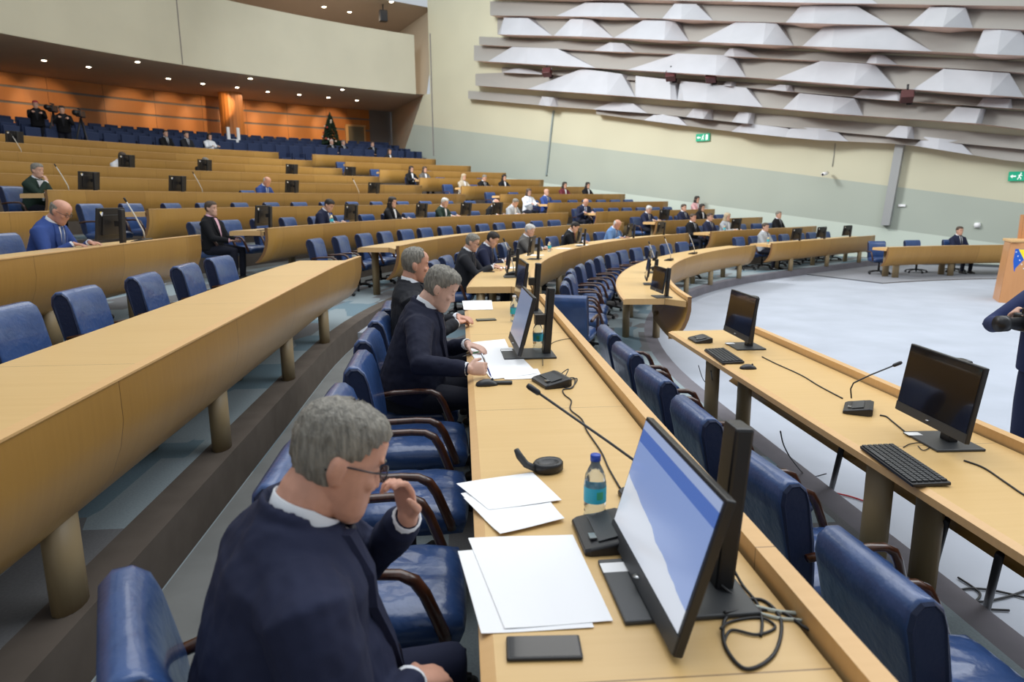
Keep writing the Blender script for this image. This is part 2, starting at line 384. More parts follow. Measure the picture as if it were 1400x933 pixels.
# ------------------------------------------------------------------ acoustic baffles on the right-hand wall
BAF = mat('pale_baffle_paint', (.46, .47, .50), .7, noise=(1.5, .04)); BAFU = mat('rosy_baffle_underside', (.72, .52, .45), .8, noise=(2, .1)); BAFB = mat('baffle_back_paint', (.34, .325, .30), .85)  # back colour is darkened to hold the shade of recesses between prisms
def interp(tab, x):
    if x <= tab[0][0]: i = 0
    elif x >= tab[-1][0]: i = len(tab)-2
    else: i = max(j for j in range(len(tab)-1) if tab[j][0] <= x)
    (a, ya), (b, yb) = tab[i], tab[i+1]; return ya+(yb-ya)*(x-a)/(b-a)
BSTR = [  # lip line, top line, base depth, prisms (lip a, lip b, ridge, lip d, top b, top ridge, top d, depth)
 (((668, -4), (1000, 2), (1440, 9)), ((668, -38), (1440, -30)), .70, [(690, 740, 800, 860, 745, 790, 840, .9), (1000, 1060, 1100, 1200, 1065, 1095, 1150, 1.0)]),
 (((670, 21), (840, 23), (1000, 29), (1200, 34), (1440, 42)), ((670, 2), (1000, 6), (1440, 12)), .70,
  [(760, 795, 822, 875, 800, 824, 852, 1.0), (905, 913, 931, 975, 922, 932, 952, 1.1), (1074, 1083, 1112, 1217, 1095, 1115, 1171, 1.25), (1241, 1262, 1289, 1330, 1271, 1296, 1320, 1.2)]),
 (((680, 47), (800, 50), (1000, 59), (1200, 67), (1440, 78)), ((680, 24), (1000, 30), (1440, 43)), .70,
  [(681, 684, 712, 755, 689, 712, 722, .95), (757, 776, 795, 839, 780, 797, 808, 1.0), (839, 865, 908, 942, 879, 910, 922, 1.15), (954, 996, 1043, 1085, 1006, 1047, 1062, 1.25), (1097, 1119, 1137, 1275, 1129, 1141, 1216, 1.3), (1330, 1333, 1363, 1420, 1345, 1369, 1395, 1.2)]),
 (((655, 61), (800, 69), (1000, 77), (1200, 87), (1440, 102)), ((655, 50), (1440, 86)), .55,
  [(811, 828, 838, 868, 833, 838, 852, .8), (988, 995, 1004, 1038, 998, 1002, 1015, .85), (1184, 1186, 1198, 1227, 1192, 1199, 1208, .9)]),
 (((648, 83), (800, 92), (1000, 104), (1200, 119), (1440, 136)), ((648, 62), (1000, 76), (1200, 88), (1440, 104)), .70,
  [(667, 697, 720, 814, 700, 722, 762, 1.0), (858, 930, 978, 1020, 926, 980, 1000, 1.15), (1059, 1112, 1167, 1225, 1122, 1172, 1195, 1.25), (1248, 1290, 1353, 1400, 1290, 1358, 1380, 1.25)]),
 (((686, 99), (745, 102), (1000, 118), (1200, 136), (1440, 152)), ((686, 92), (1440, 139)), .45,
  [(686, 700, 709, 745, 704, 709, 722, .6), (987, 990, 999, 1006, 993, 999, 1002, .7), (1045, 1062, 1075, 1086, 1066, 1074, 1080, .75), (1165, 1190, 1228, 1240, 1180, 1225, 1232, .7), (1335, 1345, 1378, 1384, 1345, 1380, 1382, .7)]),
 (((650, 117), (850, 131), (1000, 143), (1160, 157), (1340, 169), (1440, 182)), ((650, 101), (800, 94), (870, 104), (1000, 118), (1200, 138), (1440, 156)), .65,
  [(721, 768, 830, 868, 795, 831, 850, 1.15), (868, 870, 917, 926, 869, 916, 922, .75), (926, 935, 965, 1043, 930, 967, 1020, 1.15), (1070, 1088, 1137, 1180, 1093, 1141, 1168, 1.2), (1288, 1300, 1334, 1342, 1308, 1341, 1345, 1.1)]),
 (((640, 135), (760, 146), (900, 156), (1010, 168), (1235, 189), (1440, 208)), ((640, 124), (1000, 152), (1440, 190)), .45,
  [(736, 745, 752, 762, 741, 750, 757, .7), (810, 830, 850, 885, 838, 850, 865, .6), (938, 950, 962, 975, 948, 960, 970, .8), (1000, 1006, 1022, 1030, 1010, 1024, 1028, .8), (1210, 1222, 1240, 1250, 1228, 1241, 1246, .85)]),
 (((815, 156), (1000, 180), (1107, 191), (1235, 197), (1372, 219), (1440, 226)), ((815, 146), (1000, 167), (1235, 184), (1440, 206)), .45,
  [(880, 895, 905, 940, 897, 906, 925, .5), (1000, 1010, 1023, 1105, 1016, 1023, 1070, .7), (1062, 1075, 1119, 1160, 1085, 1119, 1140, .6), (1250, 1262, 1282, 1330, 1264, 1284, 1310, .55)]),
]
PLACEB = ['topmost', 'second highest', 'third highest', 'fourth highest', 'middle', 'fourth lowest', 'third lowest', 'second lowest', 'lowest']
for bi, (lip, top, d0, prs) in enumerate(BSTR):
    root = thing('acoustic_baffle', 'pale folded acoustic baffle running along the right wall, %s of nine' % PLACEB[bi], 'acoustic panel', (0, 0, 0), 0, 'acoustic baffles on the right wall')
    xs = [lip[0][0]]
    while xs[-1] < 1440: xs.append(min(xs[-1]+40, 1440))
    mb = MB()
    def LP(x, d): return on_wall(x, interp(lip, x), d)
    def TP(x, d): return on_wall(x, interp(top, x), d)
    for a, b in zip(xs[:-1], xs[1:]):
        la, lb, ta, tb = LP(a, d0), LP(b, d0), TP(a, .05), TP(b, .05)
        ka, kb = Vector(wall_pt(wall_tz(a, interp(lip, a), d0)[0], la.z+.01, 0)), Vector(wall_pt(wall_tz(b, interp(lip, b), d0)[0], lb.z+.01, 0))
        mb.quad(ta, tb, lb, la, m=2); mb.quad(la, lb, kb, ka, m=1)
        if a == xs[0]: mb.poly([la, ka, ta], m=1)
    part('shelf', mb, [BAF, BAFU, BAFB], root)
    for (xa, xb, xr, xd, tb_, tr_, td_, dp) in prs:
        mb = MB(); A = LP(xa, d0+.01); B = LP(xb, dp*1.0); Rr = LP(xr, dp*1.12); D = LP(xd, d0+.01)
        TB = TP(tb_, d0*.8); TR = TP(tr_, d0); TD = TP(td_, d0*.8)
        TA_ = TP(xa, .06)
        mb.poly([A, B, TB]); mb.quad(B, Rr, TR, TB); mb.quad(Rr, D, TD, TR)
        kk = [Vector(wall_pt(float((np.array([v.x, v.y])-W0)@DW), v.z+.04, 0)) for v in (A, B, Rr, D)]
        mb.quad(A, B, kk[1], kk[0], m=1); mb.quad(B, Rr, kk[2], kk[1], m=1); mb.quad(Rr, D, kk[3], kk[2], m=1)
        kt = [Vector(wall_pt(float((np.array([v.x, v.y])-W0)@DW), v.z+.02, 0)) for v in (TB, TR, TD)]
        mb.quad(TB, TR, kt[1], kt[0]); mb.quad(TR, TD, kt[2], kt[1]); mb.poly([A, TB, kt[0], kk[0]]); mb.poly([D, kk[3], kt[2], TD])
        part('prism', mb, [BAF, BAFU], root)
# ------------------------------------------------------------------ desks
BLOCK = {1: 'near block', 2: 'middle block', 3: 'far block'}
PROF = [(0, 0), (0, -.15), (.02, -.25), (.06, -.35), (.12, -.43), (.18, -.48)]
DESK_Z = {}
def desk(pf, al, o0, s0, s1, c0, c1, zr, zf, label, group, legs=True, fascia=True, step=.3, legstep=1.62, leg0=.45, legi=(.27, .60)):
    mid = pf(o0+.4, (s0+s1)/2)
    root = thing('curved_desk', label, 'desk', (mid[0], mid[1], zf), 0, group)
    org = (mid[0], mid[1], zf)
    def Q(o, s, z): q = pf(o, s); return (q[0]-org[0], q[1]-org[1], z-org[2])
    cols = [.058, .26, .72, .75]
    def se(w): f = min(1, max(0, (w-.058)/.202)); return s0+c0*f, s1-c1*f
    n = len(srange(s0, s1, step)); zt = zr-.04
    def G(w, i): a, b = se(w); return a+(b-a)*i/(n-1)
    mb = MB()
    for j in range(3):
        w0, w1 = cols[j], cols[j+1]; z1 = zt if j < 2 else zt-.012
        for i in range(n-1):
            a, b, c, d = G(w0, i), G(w0, i+1), G(w1, i+1), G(w1, i)
            mb.quad(Q(o0+w0, a, zt), Q(o0+w0, b, zt), Q(o0+w1, c, z1), Q(o0+w1, d, z1),
                    [(al(o0, a), w0), (al(o0, b), w0), (al(o0, c), w1), (al(o0, d), w1)], 0 if j < 2 else 1, False)
            mb.quad(Q(o0+w0, a, zt-.045), Q(o0+w1, d, zt-.045), Q(o0+w1, c, zt-.045), Q(o0+w0, b, zt-.045), m=1)
        for i, fl in ((0, 0), (n-1, 1)):
            q = [Q(o0+w0, G(w0, i), zt), Q(o0+w1, G(w1, i), z1), Q(o0+w1, G(w1, i), zt-.07), Q(o0+w0, G(w0, i), zt-.07)]
            mb.quad(*(q if not fl else q[::-1]), [(0, 0), (.3, 0), (.3, .05), (0, .05)], 1)
    for i in range(n-1):
        a, b = G(.75, i), G(.75, i+1)
        mb.quad(Q(o0+.75, a, zt-.045), Q(o0+.75, a, zt-.012), Q(o0+.75, b, zt-.012), Q(o0+.75, b, zt-.045), [(a, 0), (a, .03), (b, .03), (b, 0)], 1)
    part('desktop', mb, [W_TOP, W_EDGE], root)
    if fascia:
        mb = MB(); ss = srange(s0, s1, step); th = .045
        outer = [(o, z, None) for o, z in PROF]
        L_ = [0]
        for i in range(1, len(PROF)): L_.append(L_[-1]+math.hypot(PROF[i][0]-PROF[i-1][0], PROF[i][1]-PROF[i-1][1]))
        for a, b in zip(ss[:-1], ss[1:]):
            for i in range(len(PROF)-1):
                (oa, za), (ob, zb) = PROF[i], PROF[i+1]
                mb.quad(Q(o0+ob, a, zr+zb), Q(o0+ob, b, zr+zb), Q(o0+oa, b, zr+za), Q(o0+oa, a, zr+za),
                        [(al(o0, a), -L_[i+1]), (al(o0, b), -L_[i+1]), (al(o0, b), -L_[i]), (al(o0, a), -L_[i])], 0, True)
                mb.quad(Q(o0+oa+th, a, zr+za), Q(o0+oa+th, b, zr+za), Q(o0+ob+th, b, zr+zb), Q(o0+ob+th, a, zr+zb),
                        [(al(o0, a), L_[i]), (al(o0, b), L_[i]), (al(o0, b), L_[i+1]), (al(o0, a), L_[i+1])], 0, True)
            ob, zb = PROF[-1]
            mb.quad(Q(o0+ob+th, a, zr+zb), Q(o0+ob+th, b, zr+zb), Q(o0+ob, b, zr+zb), Q(o0+ob, a, zr+zb), m=1)
        for s_, fl in ((s0, 0), (s1, 1)):
            for i in range(len(PROF)-1):
                (oa, za), (ob, zb) = PROF[i], PROF[i+1]
                q = [Q(o0+oa, s_, zr+za), Q(o0+oa+th, s_, zr+za), Q(o0+ob+th, s_, zr+zb), Q(o0+ob, s_, zr+zb)]
                mb.quad(*(q if not fl else q[::-1]), m=1)
        fa = part('front_panel', mb, [W_FAS, W_EDGE], root, weld=True)
        mb = MB()
        for a, b in zip(ss[:-1], ss[1:]):           # pale rail capping the panel
            A, B = al(o0, a), al(o0, b)
            mb.quad(Q(o0-.004, a, zr), Q(o0-.004, b, zr), Q(o0-.004, b, zr+.008), Q(o0-.004, a, zr+.008), [(A, 0), (B, 0), (B, .01), (A, .01)])
            mb.quad(Q(o0-.004, a, zr+.008), Q(o0-.004, b, zr+.008), Q(o0+.046, b, zr+.008), Q(o0+.046, a, zr+.008), [(A, 0), (B, 0), (B, .04), (A, .04)])
            mb.quad(Q(o0+.046, a, zr+.008), Q(o0+.046, b, zr+.008), Q(o0+.046, b, zt-.02), Q(o0+.046, a, zt-.02), [(A, 0), (B, 0), (B, .04), (A, .04)])
        part('top_rail', mb, [W_EDGE], root)
    if legs:
        s_ = s1-leg0
        while s_ > s0+.3:
            for off, zz in ((legi[0], zt-.045 if legi[0] > .25 else zr-.42), (legi[1], zt-.045)):
                c = Q(o0+off, s_, zf); mb = MB(); r_ = outward(s_) if pf is pos else np.array([0, 1]); t_ = np.array([r_[1], -r_[0]])
                rings = []
                for z_ in (zf+.001, zz):
                    rings.append([(c[0]+t_[0]*.085*math.cos(a)+r_[0]*.05*math.sin(a), c[1]+t_[1]*.085*math.cos(a)+r_[1]*.05*math.sin(a), z_-zf) for a in [2*PI*i/14 for i in range(14)]])
                mb.loft(rings); part('leg', mb, W_LEG, root)
            s_ -= legstep/(1+o0/RAD) if s_ > 0 else legstep
    return root
ROWN = {-1: 'front row', 0: 'second row', 1: 'third row', 2: 'fourth row', 3: 'fifth row', 4: 'sixth row', 5: 'seventh row', 6: 'eighth row', 7: 'ninth row', 8: 'tenth row', 9: 'eleventh row'}
SECT = {
 -1: [(-9.2, -.72, 0, -.12), (1.35, 12.9, .25, 0), (13.85, 19.4, .25, 0)],
 0: [(-7.5, -.08, 0, .12), (.62, 12.85, .3, 0), (13.9, 19.3, .25, 0)],
 1: [(-9, 1.45, 0, 0), (3.1, 12.75, .3, 0), (14.1, 19.4, .25, 0)],
 2: [(-8, 1.36, 0, 0), (2.85, 12.55, .25, 0), (13.6, 19.2, .2, 0)],
 3: [(-5, 1.5, 0, 0), (2.9, 12.35, .25, 0), (13.4, 18.8, .2, 0)],
 4: [None, (3.1, 12.05, .2, 0), (13.1, 18.4, .2, 0)],
 5: [None, (2.9, 11.9, .2, 0), (13.0, 18.1, .2, 0)],
 6: [None, (3.2, 11.7, .2, 0), (12.75, 17.3, .2, 0)],
 7: [None, (3.2, 11.6, .2, 0), (12.5, 16.7, .2, 0)],
 8: [None, (3.2, 11.6, .2, 0), (12.35, 16.1, .2, 0)],
 9: [None, (3.2, 11.48, .2, 0), (12.2, 15.4, .2, 0)],
}
for k, secs in SECT.items():
    for bi, sc in enumerate(secs):
        if sc is None: continue
        s0, s1, c0, c1 = sc
        desk(pos, arclen, rim(k), s0, s1, c0, c1, zrim(k), zfl(k), 'long curved light wooden desk of the %s, %s of seats' % (ROWN[k], BLOCK[bi+1]),
             'curved desks of the hall', legs=(k < 3), legstep=2.25 if (k, bi) == (-1, 0) else 1.62, leg0=(.6 if k == -1 else .99) if bi == 0 else .5, legi=(.33, .60) if (k, bi) == (-1, 0) else (.18, .60))
# extra desk facing us in front of the right wall
H0, K4 = .34, .10; S4 = np.array([9.45, 17.55])
def pos4(o, s):
    h = H0-K4*s; c = S4-np.array([-math.sin(H0), math.cos(H0)])/K4
    n = np.array([-math.sin(h), math.cos(h)]); return c+n*(1/K4+o)
Z4 = .02
mb = MB(); ss = srange(-.7, 8, .4)
for a, b in zip(ss[:-1], ss[1:]):
    p = [pos4(-.5, a), pos4(3.2, a), pos4(3.2, b), pos4(-.5, b)]
    mb.quad(*[(q[0], q[1], Z4) for q in p], [(a, 0), (a, 3.6), (b, 3.6), (b, 0)]); mb.quad((p[0][0], p[0][1], 0), (p[3][0], p[3][1], 0), (p[3][0], p[3][1], Z4), (p[0][0], p[0][1], Z4), m=1)
struct('floor', mb, [mat('grey_platform_carpet', (.26, .27, .30), .95), NOSING])
desk(pos4, lambda o, s: s, 0, 0, 7.5, .25, 0, Z4+.80, Z4, 'curved wooden desk by the right wall behind the lectern', 'curved desks of the hall')

# ------------------------------------------------------------------ chairs
def cushion(w, d, h, zc, yc, nx=16, ny=14, seam=True):
    mb = MB(); rings = []
    def puff(u, v): return (1-abs(u)**4)*(1-abs(v)**4)
    top = []
    for j in range(ny+1):
        row = []
        for i in range(nx+1):
            u = -1+2*i/nx; v = -1+2*j/ny
            x = w/2*u*(1-.06*abs(v)**3); y = yc+d/2*v*(1-.05*abs(u)**3)
            z = zc+h*.5*(.35+.65*puff(u, v)**.5)
            if seam: z -= .012*math.exp(-(u/.07)**2)*puff(u, v)+.0065*math.sin(10*v+5*abs(u)*3)*min(1, abs(u)*2)*puff(u, v)
            row.append((x, y, z))
        top.append(row)
    vs = [p for r in top for p in r]; n1 = nx+1; fs = []
    for j in range(ny):
        for i in range(nx): fs.append((j*n1+i, j*n1+i+1, (j+1)*n1+i+1, (j+1)*n1+i))
    base = len(vs); vs += [(p[0]*.97, yc+(p[1]-yc)*.97, zc-h*.5) for r in top for p in r]
    for j in range(ny):
        for i in range(nx): fs.append((base+j*n1+i, base+(j+1)*n1+i, base+(j+1)*n1+i+1, base+j*n1+i+1))
    loop = [i for i in range(nx)]+[j*n1+nx for j in range(ny)]+[ny*n1+i for i in range(nx, 0, -1)]+[j*n1 for j in range(ny, 0, -1)]
    mid0 = len(vs); 
    for q in loop:
        p = vs[q]; vs.append((p[0]*1.04, yc+(p[1]-yc)*1.04, zc-.1*h))
    L_ = len(loop)
    for i in range(L_):
        a, b = loop[i], loop[(i+1) % L_]; m0, m1 = mid0+i, mid0+(i+1) % L_
        fs.append((a, m0, m1, b)); fs.append((m0, base+a, base+b, m1))
    mb.add(vs, fs, smooth=True); return mb
BACKSEC = [(-.185, .43), (-.19, .56), (-.205, .68), (-.225, .78), (-.24, .86), (-.262, .915), (-.30, .945), (-.345, .945), (-.375, .915), (-.382, .86), (-.365, .79), (-.345, .70), (-.315, .57), (-.285, .45), (-.24, .41)]
def back_mb():
    mb = MB(); cy = sum(p[0] for p in BACKSEC)/len(BACKSEC); cz = .68
    xs = [(-.235, .90), (-.232, .96), (-.222, .99), (-.205, 1), (-.12, 1), (0, 1), (.12, 1), (.205, 1), (.222, .99), (.232, .96), (.235, .90)]
    rings = []
    for x, sc in xs:
        rg = []
        for i, (y, z) in enumerate(BACKSEC):
            bow = -.018*(1-(x/.235)**2) if i < 6 else 0
            wr = .0025*math.sin(40*z+30*abs(x)) if i < 5 else 0
            rg.append((x, cy+(y-cy)*sc+bow+wr, cz+(z-cz)*(1-(1-sc)*.35)))
        rings.append(rg)
    mb.loft(rings, cap=False); return mb
def side_mb(sx):
    mb = MB(); cy = sum(p[0] for p in BACKSEC)/len(BACKSEC); cz = .68
    a = [(sx*.2345, cy+(y-cy)*.90, cz+(z-cz)*.965) for y, z in BACKSEC]; b = [(sx*.242, cy+(y-cy)*.76, cz+(z-cz)*.93) for y, z in BACKSEC]
    c = [(sx*.236, cy+(y-cy)*.66, cz+(z-cz)*.90) for y, z in BACKSEC]
    mb.loft([a, b, c], cap=True, smooth=False); return mb
def arm_mb(sx):
    mb = MB(); pts = [(.285, -.27, .635), (.29, -.15, .655), (.29, 0, .66), (.29, .07, .655), (.288, .115, .63), (.283, .145, .58), (.277, .175, .50), (.27, .20, .43), (.262, .205, .40)]
    rings = []
    P_ = [Vector((sx*p[0], p[1], p[2])) for p in pts]
    for i, p in enumerate(P_):
        t = (P_[min(i+1, len(P_)-1)]-P_[max(0, i-1)]).normalized(); x = Vector((1, 0, 0)); n = t.cross(x).normalized()
        w = .023; h = .017 if i < 4 else .021
        rings.append([p+x*w*math.cos(a)*(1 if abs(math.cos(a)) < .8 else .92)+n*h*math.sin(a) for a in [PI/8+2*PI*j/8 for j in range(8)]])
    mb.loft(rings); 
    return mb
def make_chair(label, group, full=True, loc=(0, 0, -50)):
    r = thing('swivel_chair', label, 'chair', loc, 0, group); r.scale = (.92, .92, .92)
    part('seat', cushion(.52, .50, .13, .435, .02), LEATHER, r)
    b = part('backrest', back_mb(), LEATHER, r)
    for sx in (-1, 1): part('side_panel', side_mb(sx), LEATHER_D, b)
    for sx in (-1, 1): part('armrest', arm_mb(sx), W_ARM, r)
    if full:
        mb = MB(); mb.box((0, 0, .36), (.36, .34, .03)); mb.tube([(0, 0, .10), (0, 0, .25)], .03, 12); mb.tube([(0, 0, .25), (0, 0, .36)], .02, 12); part('gas_column', mb, BLACK, r)
        mb = MB(); mb.lathe((0, 0, .07), [(.045, 0), (.05, .02), (.035, .05)], 12)
        for i in range(5):
            a = 2*PI*i/5+.3; mb.tube([(0, 0, .10), (.16*math.cos(a), .16*math.sin(a), .09), (.29*math.cos(a), .29*math.sin(a), .065)], [.022, .02, .014], 6)
        st = part('star_base', mb, BLACK, r)
        for i in range(5):
            a = 2*PI*i/5+.3; mb = MB(); c = Vector((.29*math.cos(a), .29*math.sin(a), .03)); d = Vector((-math.sin(a), math.cos(a), 0))*.018
            mb.tube([c-d, c+d], .029, 12); part('caster', mb, BLACK, st)
    return freeze(r)
CH_FULL = make_chair('x', 'blue leather swivel chairs'); CH_FAR = None
CH_FAR = make_chair('x', 'blue leather swivel chairs', False)
for pr in (CH_FULL, CH_FAR): pr['proto'] = 1
def place_chair(k, s, off, rot, label, full=True, z=None):
    q = pos(rim(k)+off, s); return dup(CH_FULL if full else CH_FAR, (q[0], q[1], zfl(k)), rz_face(s)+rot, label, 'blue leather swivel chairs')
CHAIRS = {}   # (k, block) -> list of s
def ra(a): return random.uniform(-a, a)
def spread(s0, s1, n): return [s0+(s1-s0)*i/(n-1) for i in range(n)]
plan = [
 (-1, 1, [y-6.61 for y in (1.82, 2.6, 3.35, 4.08, 4.8, 5.5)], 1.13),
 (-1, 2, [2.2+.86*i for i in range(12)], 1.12), (-1, 3, [14.6+.75*i for i in range(7)], 1.12),
 (0, 1, [y-6.61 for y in (1.36, 2.15, 2.87, 3.58, 4.25, 4.92, 5.5)], 1.04),
 (0, 2, [2.7+.74*i for i in range(13)], 1.12), (0, 3, [14.5+.72*i for i in range(7)], 1.12),
 (1, 1, [-4.3, -3.5, -2.7, -1.88, -.98, -.12, .60], 1.12), (1, 2, [3.45+.68*i for i in range(13)], 1.12), (1, 3, [14.7+.7*i for i in range(7)], 1.12),
 (2, 1, [-2.0, -1.2, -.4, .4, 1.05], 1.12), (2, 2, [3.3+.66*i for i in range(14)], 1.12), (2, 3, [14.1+.7*i for i in range(7)], 1.12),
 (3, 1, [-.6, .1, .9], 1.12), (3, 2, [3.3+.66*i for i in range(14)], 1.12), (3, 3, [13.9+.7*i for i in range(7)], 1.12),
 (4, 2, [3.64, 7.44], 1.12), (4, 3, [13.6, 14.3], 1.12),
 (5, 3, [13.3, 14.0, 15.0], 1.12), (6, 3, [13.1, 13.9, 15.1], 1.12), (7, 3, [12.9, 14.2], 1.12), (8, 3, [12.7], 1.12),
]
for k, bl, ss, off in plan:
    for i, s in enumerate(ss):
        nm = 'blue leather swivel chair, %s from the %s, %s, %s' % (ORD[i+1], 'camera end' if bl == 1 else 'left end', BLOCK[bl], ROWN[k])
        rot = ra(.10)
        if (k, bl) == (-1, 1): rot = [.05, .10, .04, .08, .05, .0, .10][i]
        if k == 0 and bl == 1: rot = [-.25, .02, .0, .03, .0, .0, .05][i]
        if (k, bl, i) == (0, 1, 0): dup(CH_FULL, (-.50, 1.37, zfl(0)), -PI/2+.52, nm, 'blue leather swivel chairs'); continue
        if (k, bl) == (1, 1): off = .93
        if (pos(rim(k)+off+.3, s)-W0)@np.array([-.63701978, -.77084746]) < .35: continue
        place_chair(k, s, off+ra(.03), rot, nm, full=(k < 2))
# the turned chair standing in the near aisle and a few odd ones
q = at_z(785, 470, zfl(-1)+.05)
dup(CH_FULL, (.70, 7.85, zfl(-1)), -.30, 'blue leather chair turned away from us in the near aisle', 'blue leather swivel chairs')
q4 = pos4(1.1, .8); dup(CH_FULL, (q4[0], q4[1], Z4), PI-.1, 'blue swivel chair at the open end of the desk by the wall', 'blue leather swivel chairs')
q4 = pos4(1.15, 1.9); dup(CH_FULL, (q4[0], q4[1], Z4), PI+.1, 'low dark blue chair behind the middle of the wall desk', 'blue leather swivel chairs')
q4 = pos4(1.15, 2.9); dup(CH_FULL, (q4[0], q4[1], Z4), PI, 'blue chair under the lone man at the wall desk', 'blue leather swivel chairs')
# theatre seats of the rear gallery
def tseat():
    mb = MB(); mb.box((0, -.18, .68), (.48, .09, .62)); mb.box((0, .05, .42), (.46, .42, .10)); mb.box((-.26, -.02, .5), (.05, .42, .36)); mb.box((.26, -.02, .5), (.05, .42, .36)); mb.box((0, -.02, .2), (.4, .2, .34))
    return mb.mesh('theatre_seat', [mat('theatre_fabric', (.016, .030, .085), .8)])
TS = tseat(); TSB = None
for ri, (o0, o1, z) in enumerate(GAL[:4]):
    s = 6.9; i = 0
    while s < 15.9:
        i += 1
        q = pos(o0+.55, s); o = link('theatre_seat', TS); b_ = o.modifiers.new('b', 'BEVEL'); b_.width = .03; b_.segments = 2
        o.location = (q[0], q[1], z); o.rotation_euler = (0, 0, rz_face(s))
        tag(o, 'dark blue fold-up theatre seat of the %s gallery row below the orange wall' % ORD[ri+1], 'seat', 'theatre seats of gallery row %s' % ORD[ri+1])
        s += .62/(1+(o0+.5)/RAD)
def s_at_px(px, py, o):
    d = ray(px, py); a = math.atan2(d.x, d.y); best = min(np.arange(3, 18, .02), key=lambda s: abs(math.atan2(*pos(o, s))-a)); return float(best)
# ------------------------------------------------------------------ people: lofted and voxel-joined bodies
def skin_mat(n, c): return mat(n, c, .5, noise=(22, .09), spec=.35)
SKIN = skin_mat('skin', (.58, .34, .25)); SKIN_R = skin_mat('ruddy_skin', (.58, .30, .21)); SKIN_P = skin_mat('pale_skin', (.64, .40, .31))
def hairm(n, c1): return mat(n, c1, .6, noise=((90, 90, 18), .45), bump=((120, 120, 20), .8, .01))
HAIR_G = hairm('grey_hair', (.20, .185, .155)); HAIR_W = hairm('white_hair', (.55, .54, .52)); HAIR_D = hairm('dark_hair', (.018, .013, .011)); HAIR_B = hairm('brown_hair', (.07, .045, .03)); HAIR_L = hairm('blond_hair', (.45, .36, .24))
def cloth(n, c): return mat(n, c, .85, noise=(4, .12), bump=(9, .35, .02), spec=.25)
NAVY = cloth('navy_suit', (.016, .020, .048)); CHAR = cloth('charcoal_suit', (.020, .021, .026)); BLACKC = cloth('black_cloth', (.008, .008, .010)); BLUEC = cloth('blue_jacket', (.035, .07, .24))
GREYC = cloth('grey_jacket', (.11, .105, .10)); LIGHTB = cloth('light_blue_jacket', (.13, .24, .45)); WHITEC = cloth('white_shirt_cloth', (.72, .74, .78)); GREENC = cloth('dark_green_jumper', (.018, .035, .026)); TROU = cloth('dark_trousers', (.012, .013, .022)); BEIGEC = cloth('beige_top', (.42, .36, .27)); LGREY = cloth('light_grey_jacket', (.36, .38, .40))
TIE_D = mat('dark_tie', (.012, .014, .03), .5); TIE_B = mat('blue_tie', (.05, .11, .32), .5); TIE_R = mat('red_tie', (.25, .03, .03), .5)
GLASSB = mat('spectacle_frame', (.02, .02, .03), .25); LENS = mat('spectacle_lens', (.30, .24, .28), .08, alpha=.35)
EYEW = mat('eye_white', (.6, .56, .52), .3)

def rot_xyz(p, y, r): return Matrix.Rotation(y, 3, 'Z') @ Matrix.Rotation(p, 3, 'X') @ Matrix.Rotation(r, 3, 'Y')
def cap_tube(mb, pts, radii, n=12, flat=None):
    """round-ended tapering limb; flat=(axis, factor) squashes the section along a direction"""
    pts = [Vector(p) for p in pts]; radii = list(radii)
    a = (pts[0]-pts[1]).normalized(); b = (pts[-1]-pts[-2]).normalized()
    P_ = [pts[0]+a*radii[0]*.95, pts[0]+a*radii[0]*.6]+pts+[pts[-1]+b*radii[-1]*.6, pts[-1]+b*radii[-1]*.95]
    R_ = [radii[0]*.25, radii[0]*.8]+radii+[radii[-1]*.8, radii[-1]*.25]
    rings = []; prev = None
    for i, p in enumerate(P_):
        t = (P_[min(i+1, len(P_)-1)]-P_[max(i-1, 0)]).normalized()
        if prev is None:
            u = t.cross(Vector((0, 0, 1)))
            if u.length < .1: u = t.cross(Vector((1, 0, 0)))
        else: u = prev-t*prev.dot(t)
        u.normalize(); w = t.cross(u); prev = u; rg = []
        for j in range(n):
            v = (u*math.cos(2*PI*j/n)+w*math.sin(2*PI*j/n))*R_[i]
            if flat: v = v-flat[0]*v.dot(flat[0])*(1-flat[1])
            rg.append(p+v)
        rings.append(rg)
    mb.loft(rings)
def remesh(mb, name, material, voxel, smooth=3, adapt=0):
    me = mb.mesh(name, material); ob = bpy.data.objects.new('tmp', me); COL.objects.link(ob)
    rm = ob.modifiers.new('r', 'REMESH'); rm.mode = 'VOXEL'; rm.voxel_size = voxel; rm.use_smooth_shade = True
    if smooth: sm = ob.modifiers.new('s', 'SMOOTH'); sm.factor = .5; sm.iterations = smooth
    dg = bpy.context.evaluated_depsgraph_get(); dg.update()
    out = bpy.data.meshes.new_from_object(ob.evaluated_get(dg)); out.name = name
    bpy.data.objects.remove(ob)
    out.materials.clear(); out.materials.append(material)
    out.polygons.foreach_set('use_smooth', [True]*len(out.polygons))
    return out
HEAD = [(-.118, .072, .040, .020), (-.108, .084, .01, .038), (-.09, .090, -.03, .050), (-.065, .089, -.05, .058), (-.04, .086, -.07, .065), (-.012, .083, -.086, .070), (.015, .082, -.096, .073),
        (.04, .088, -.101, .076), (.07, .086, -.099, .076), (.095, .070, -.086, .067), (.112, .045, -.060, .050), (.122, .012, -.024, .02)]
def head_ring(z, yf, yb, hw, n=28, ex=0):
    my = (yf+yb)*.5+.006; ry = (yf-yb)/2; rg = []
    for j in range(n):
        a = 2*PI*j/n; c, s = math.cos(a), math.sin(a); p = 2/2.25
        x = math.copysign(abs(c)**p, c)*(hw+ex); y = math.copysign(abs(s)**p, s)*(ry+ex)+my
        rg.append((x, y, z))
    return rg
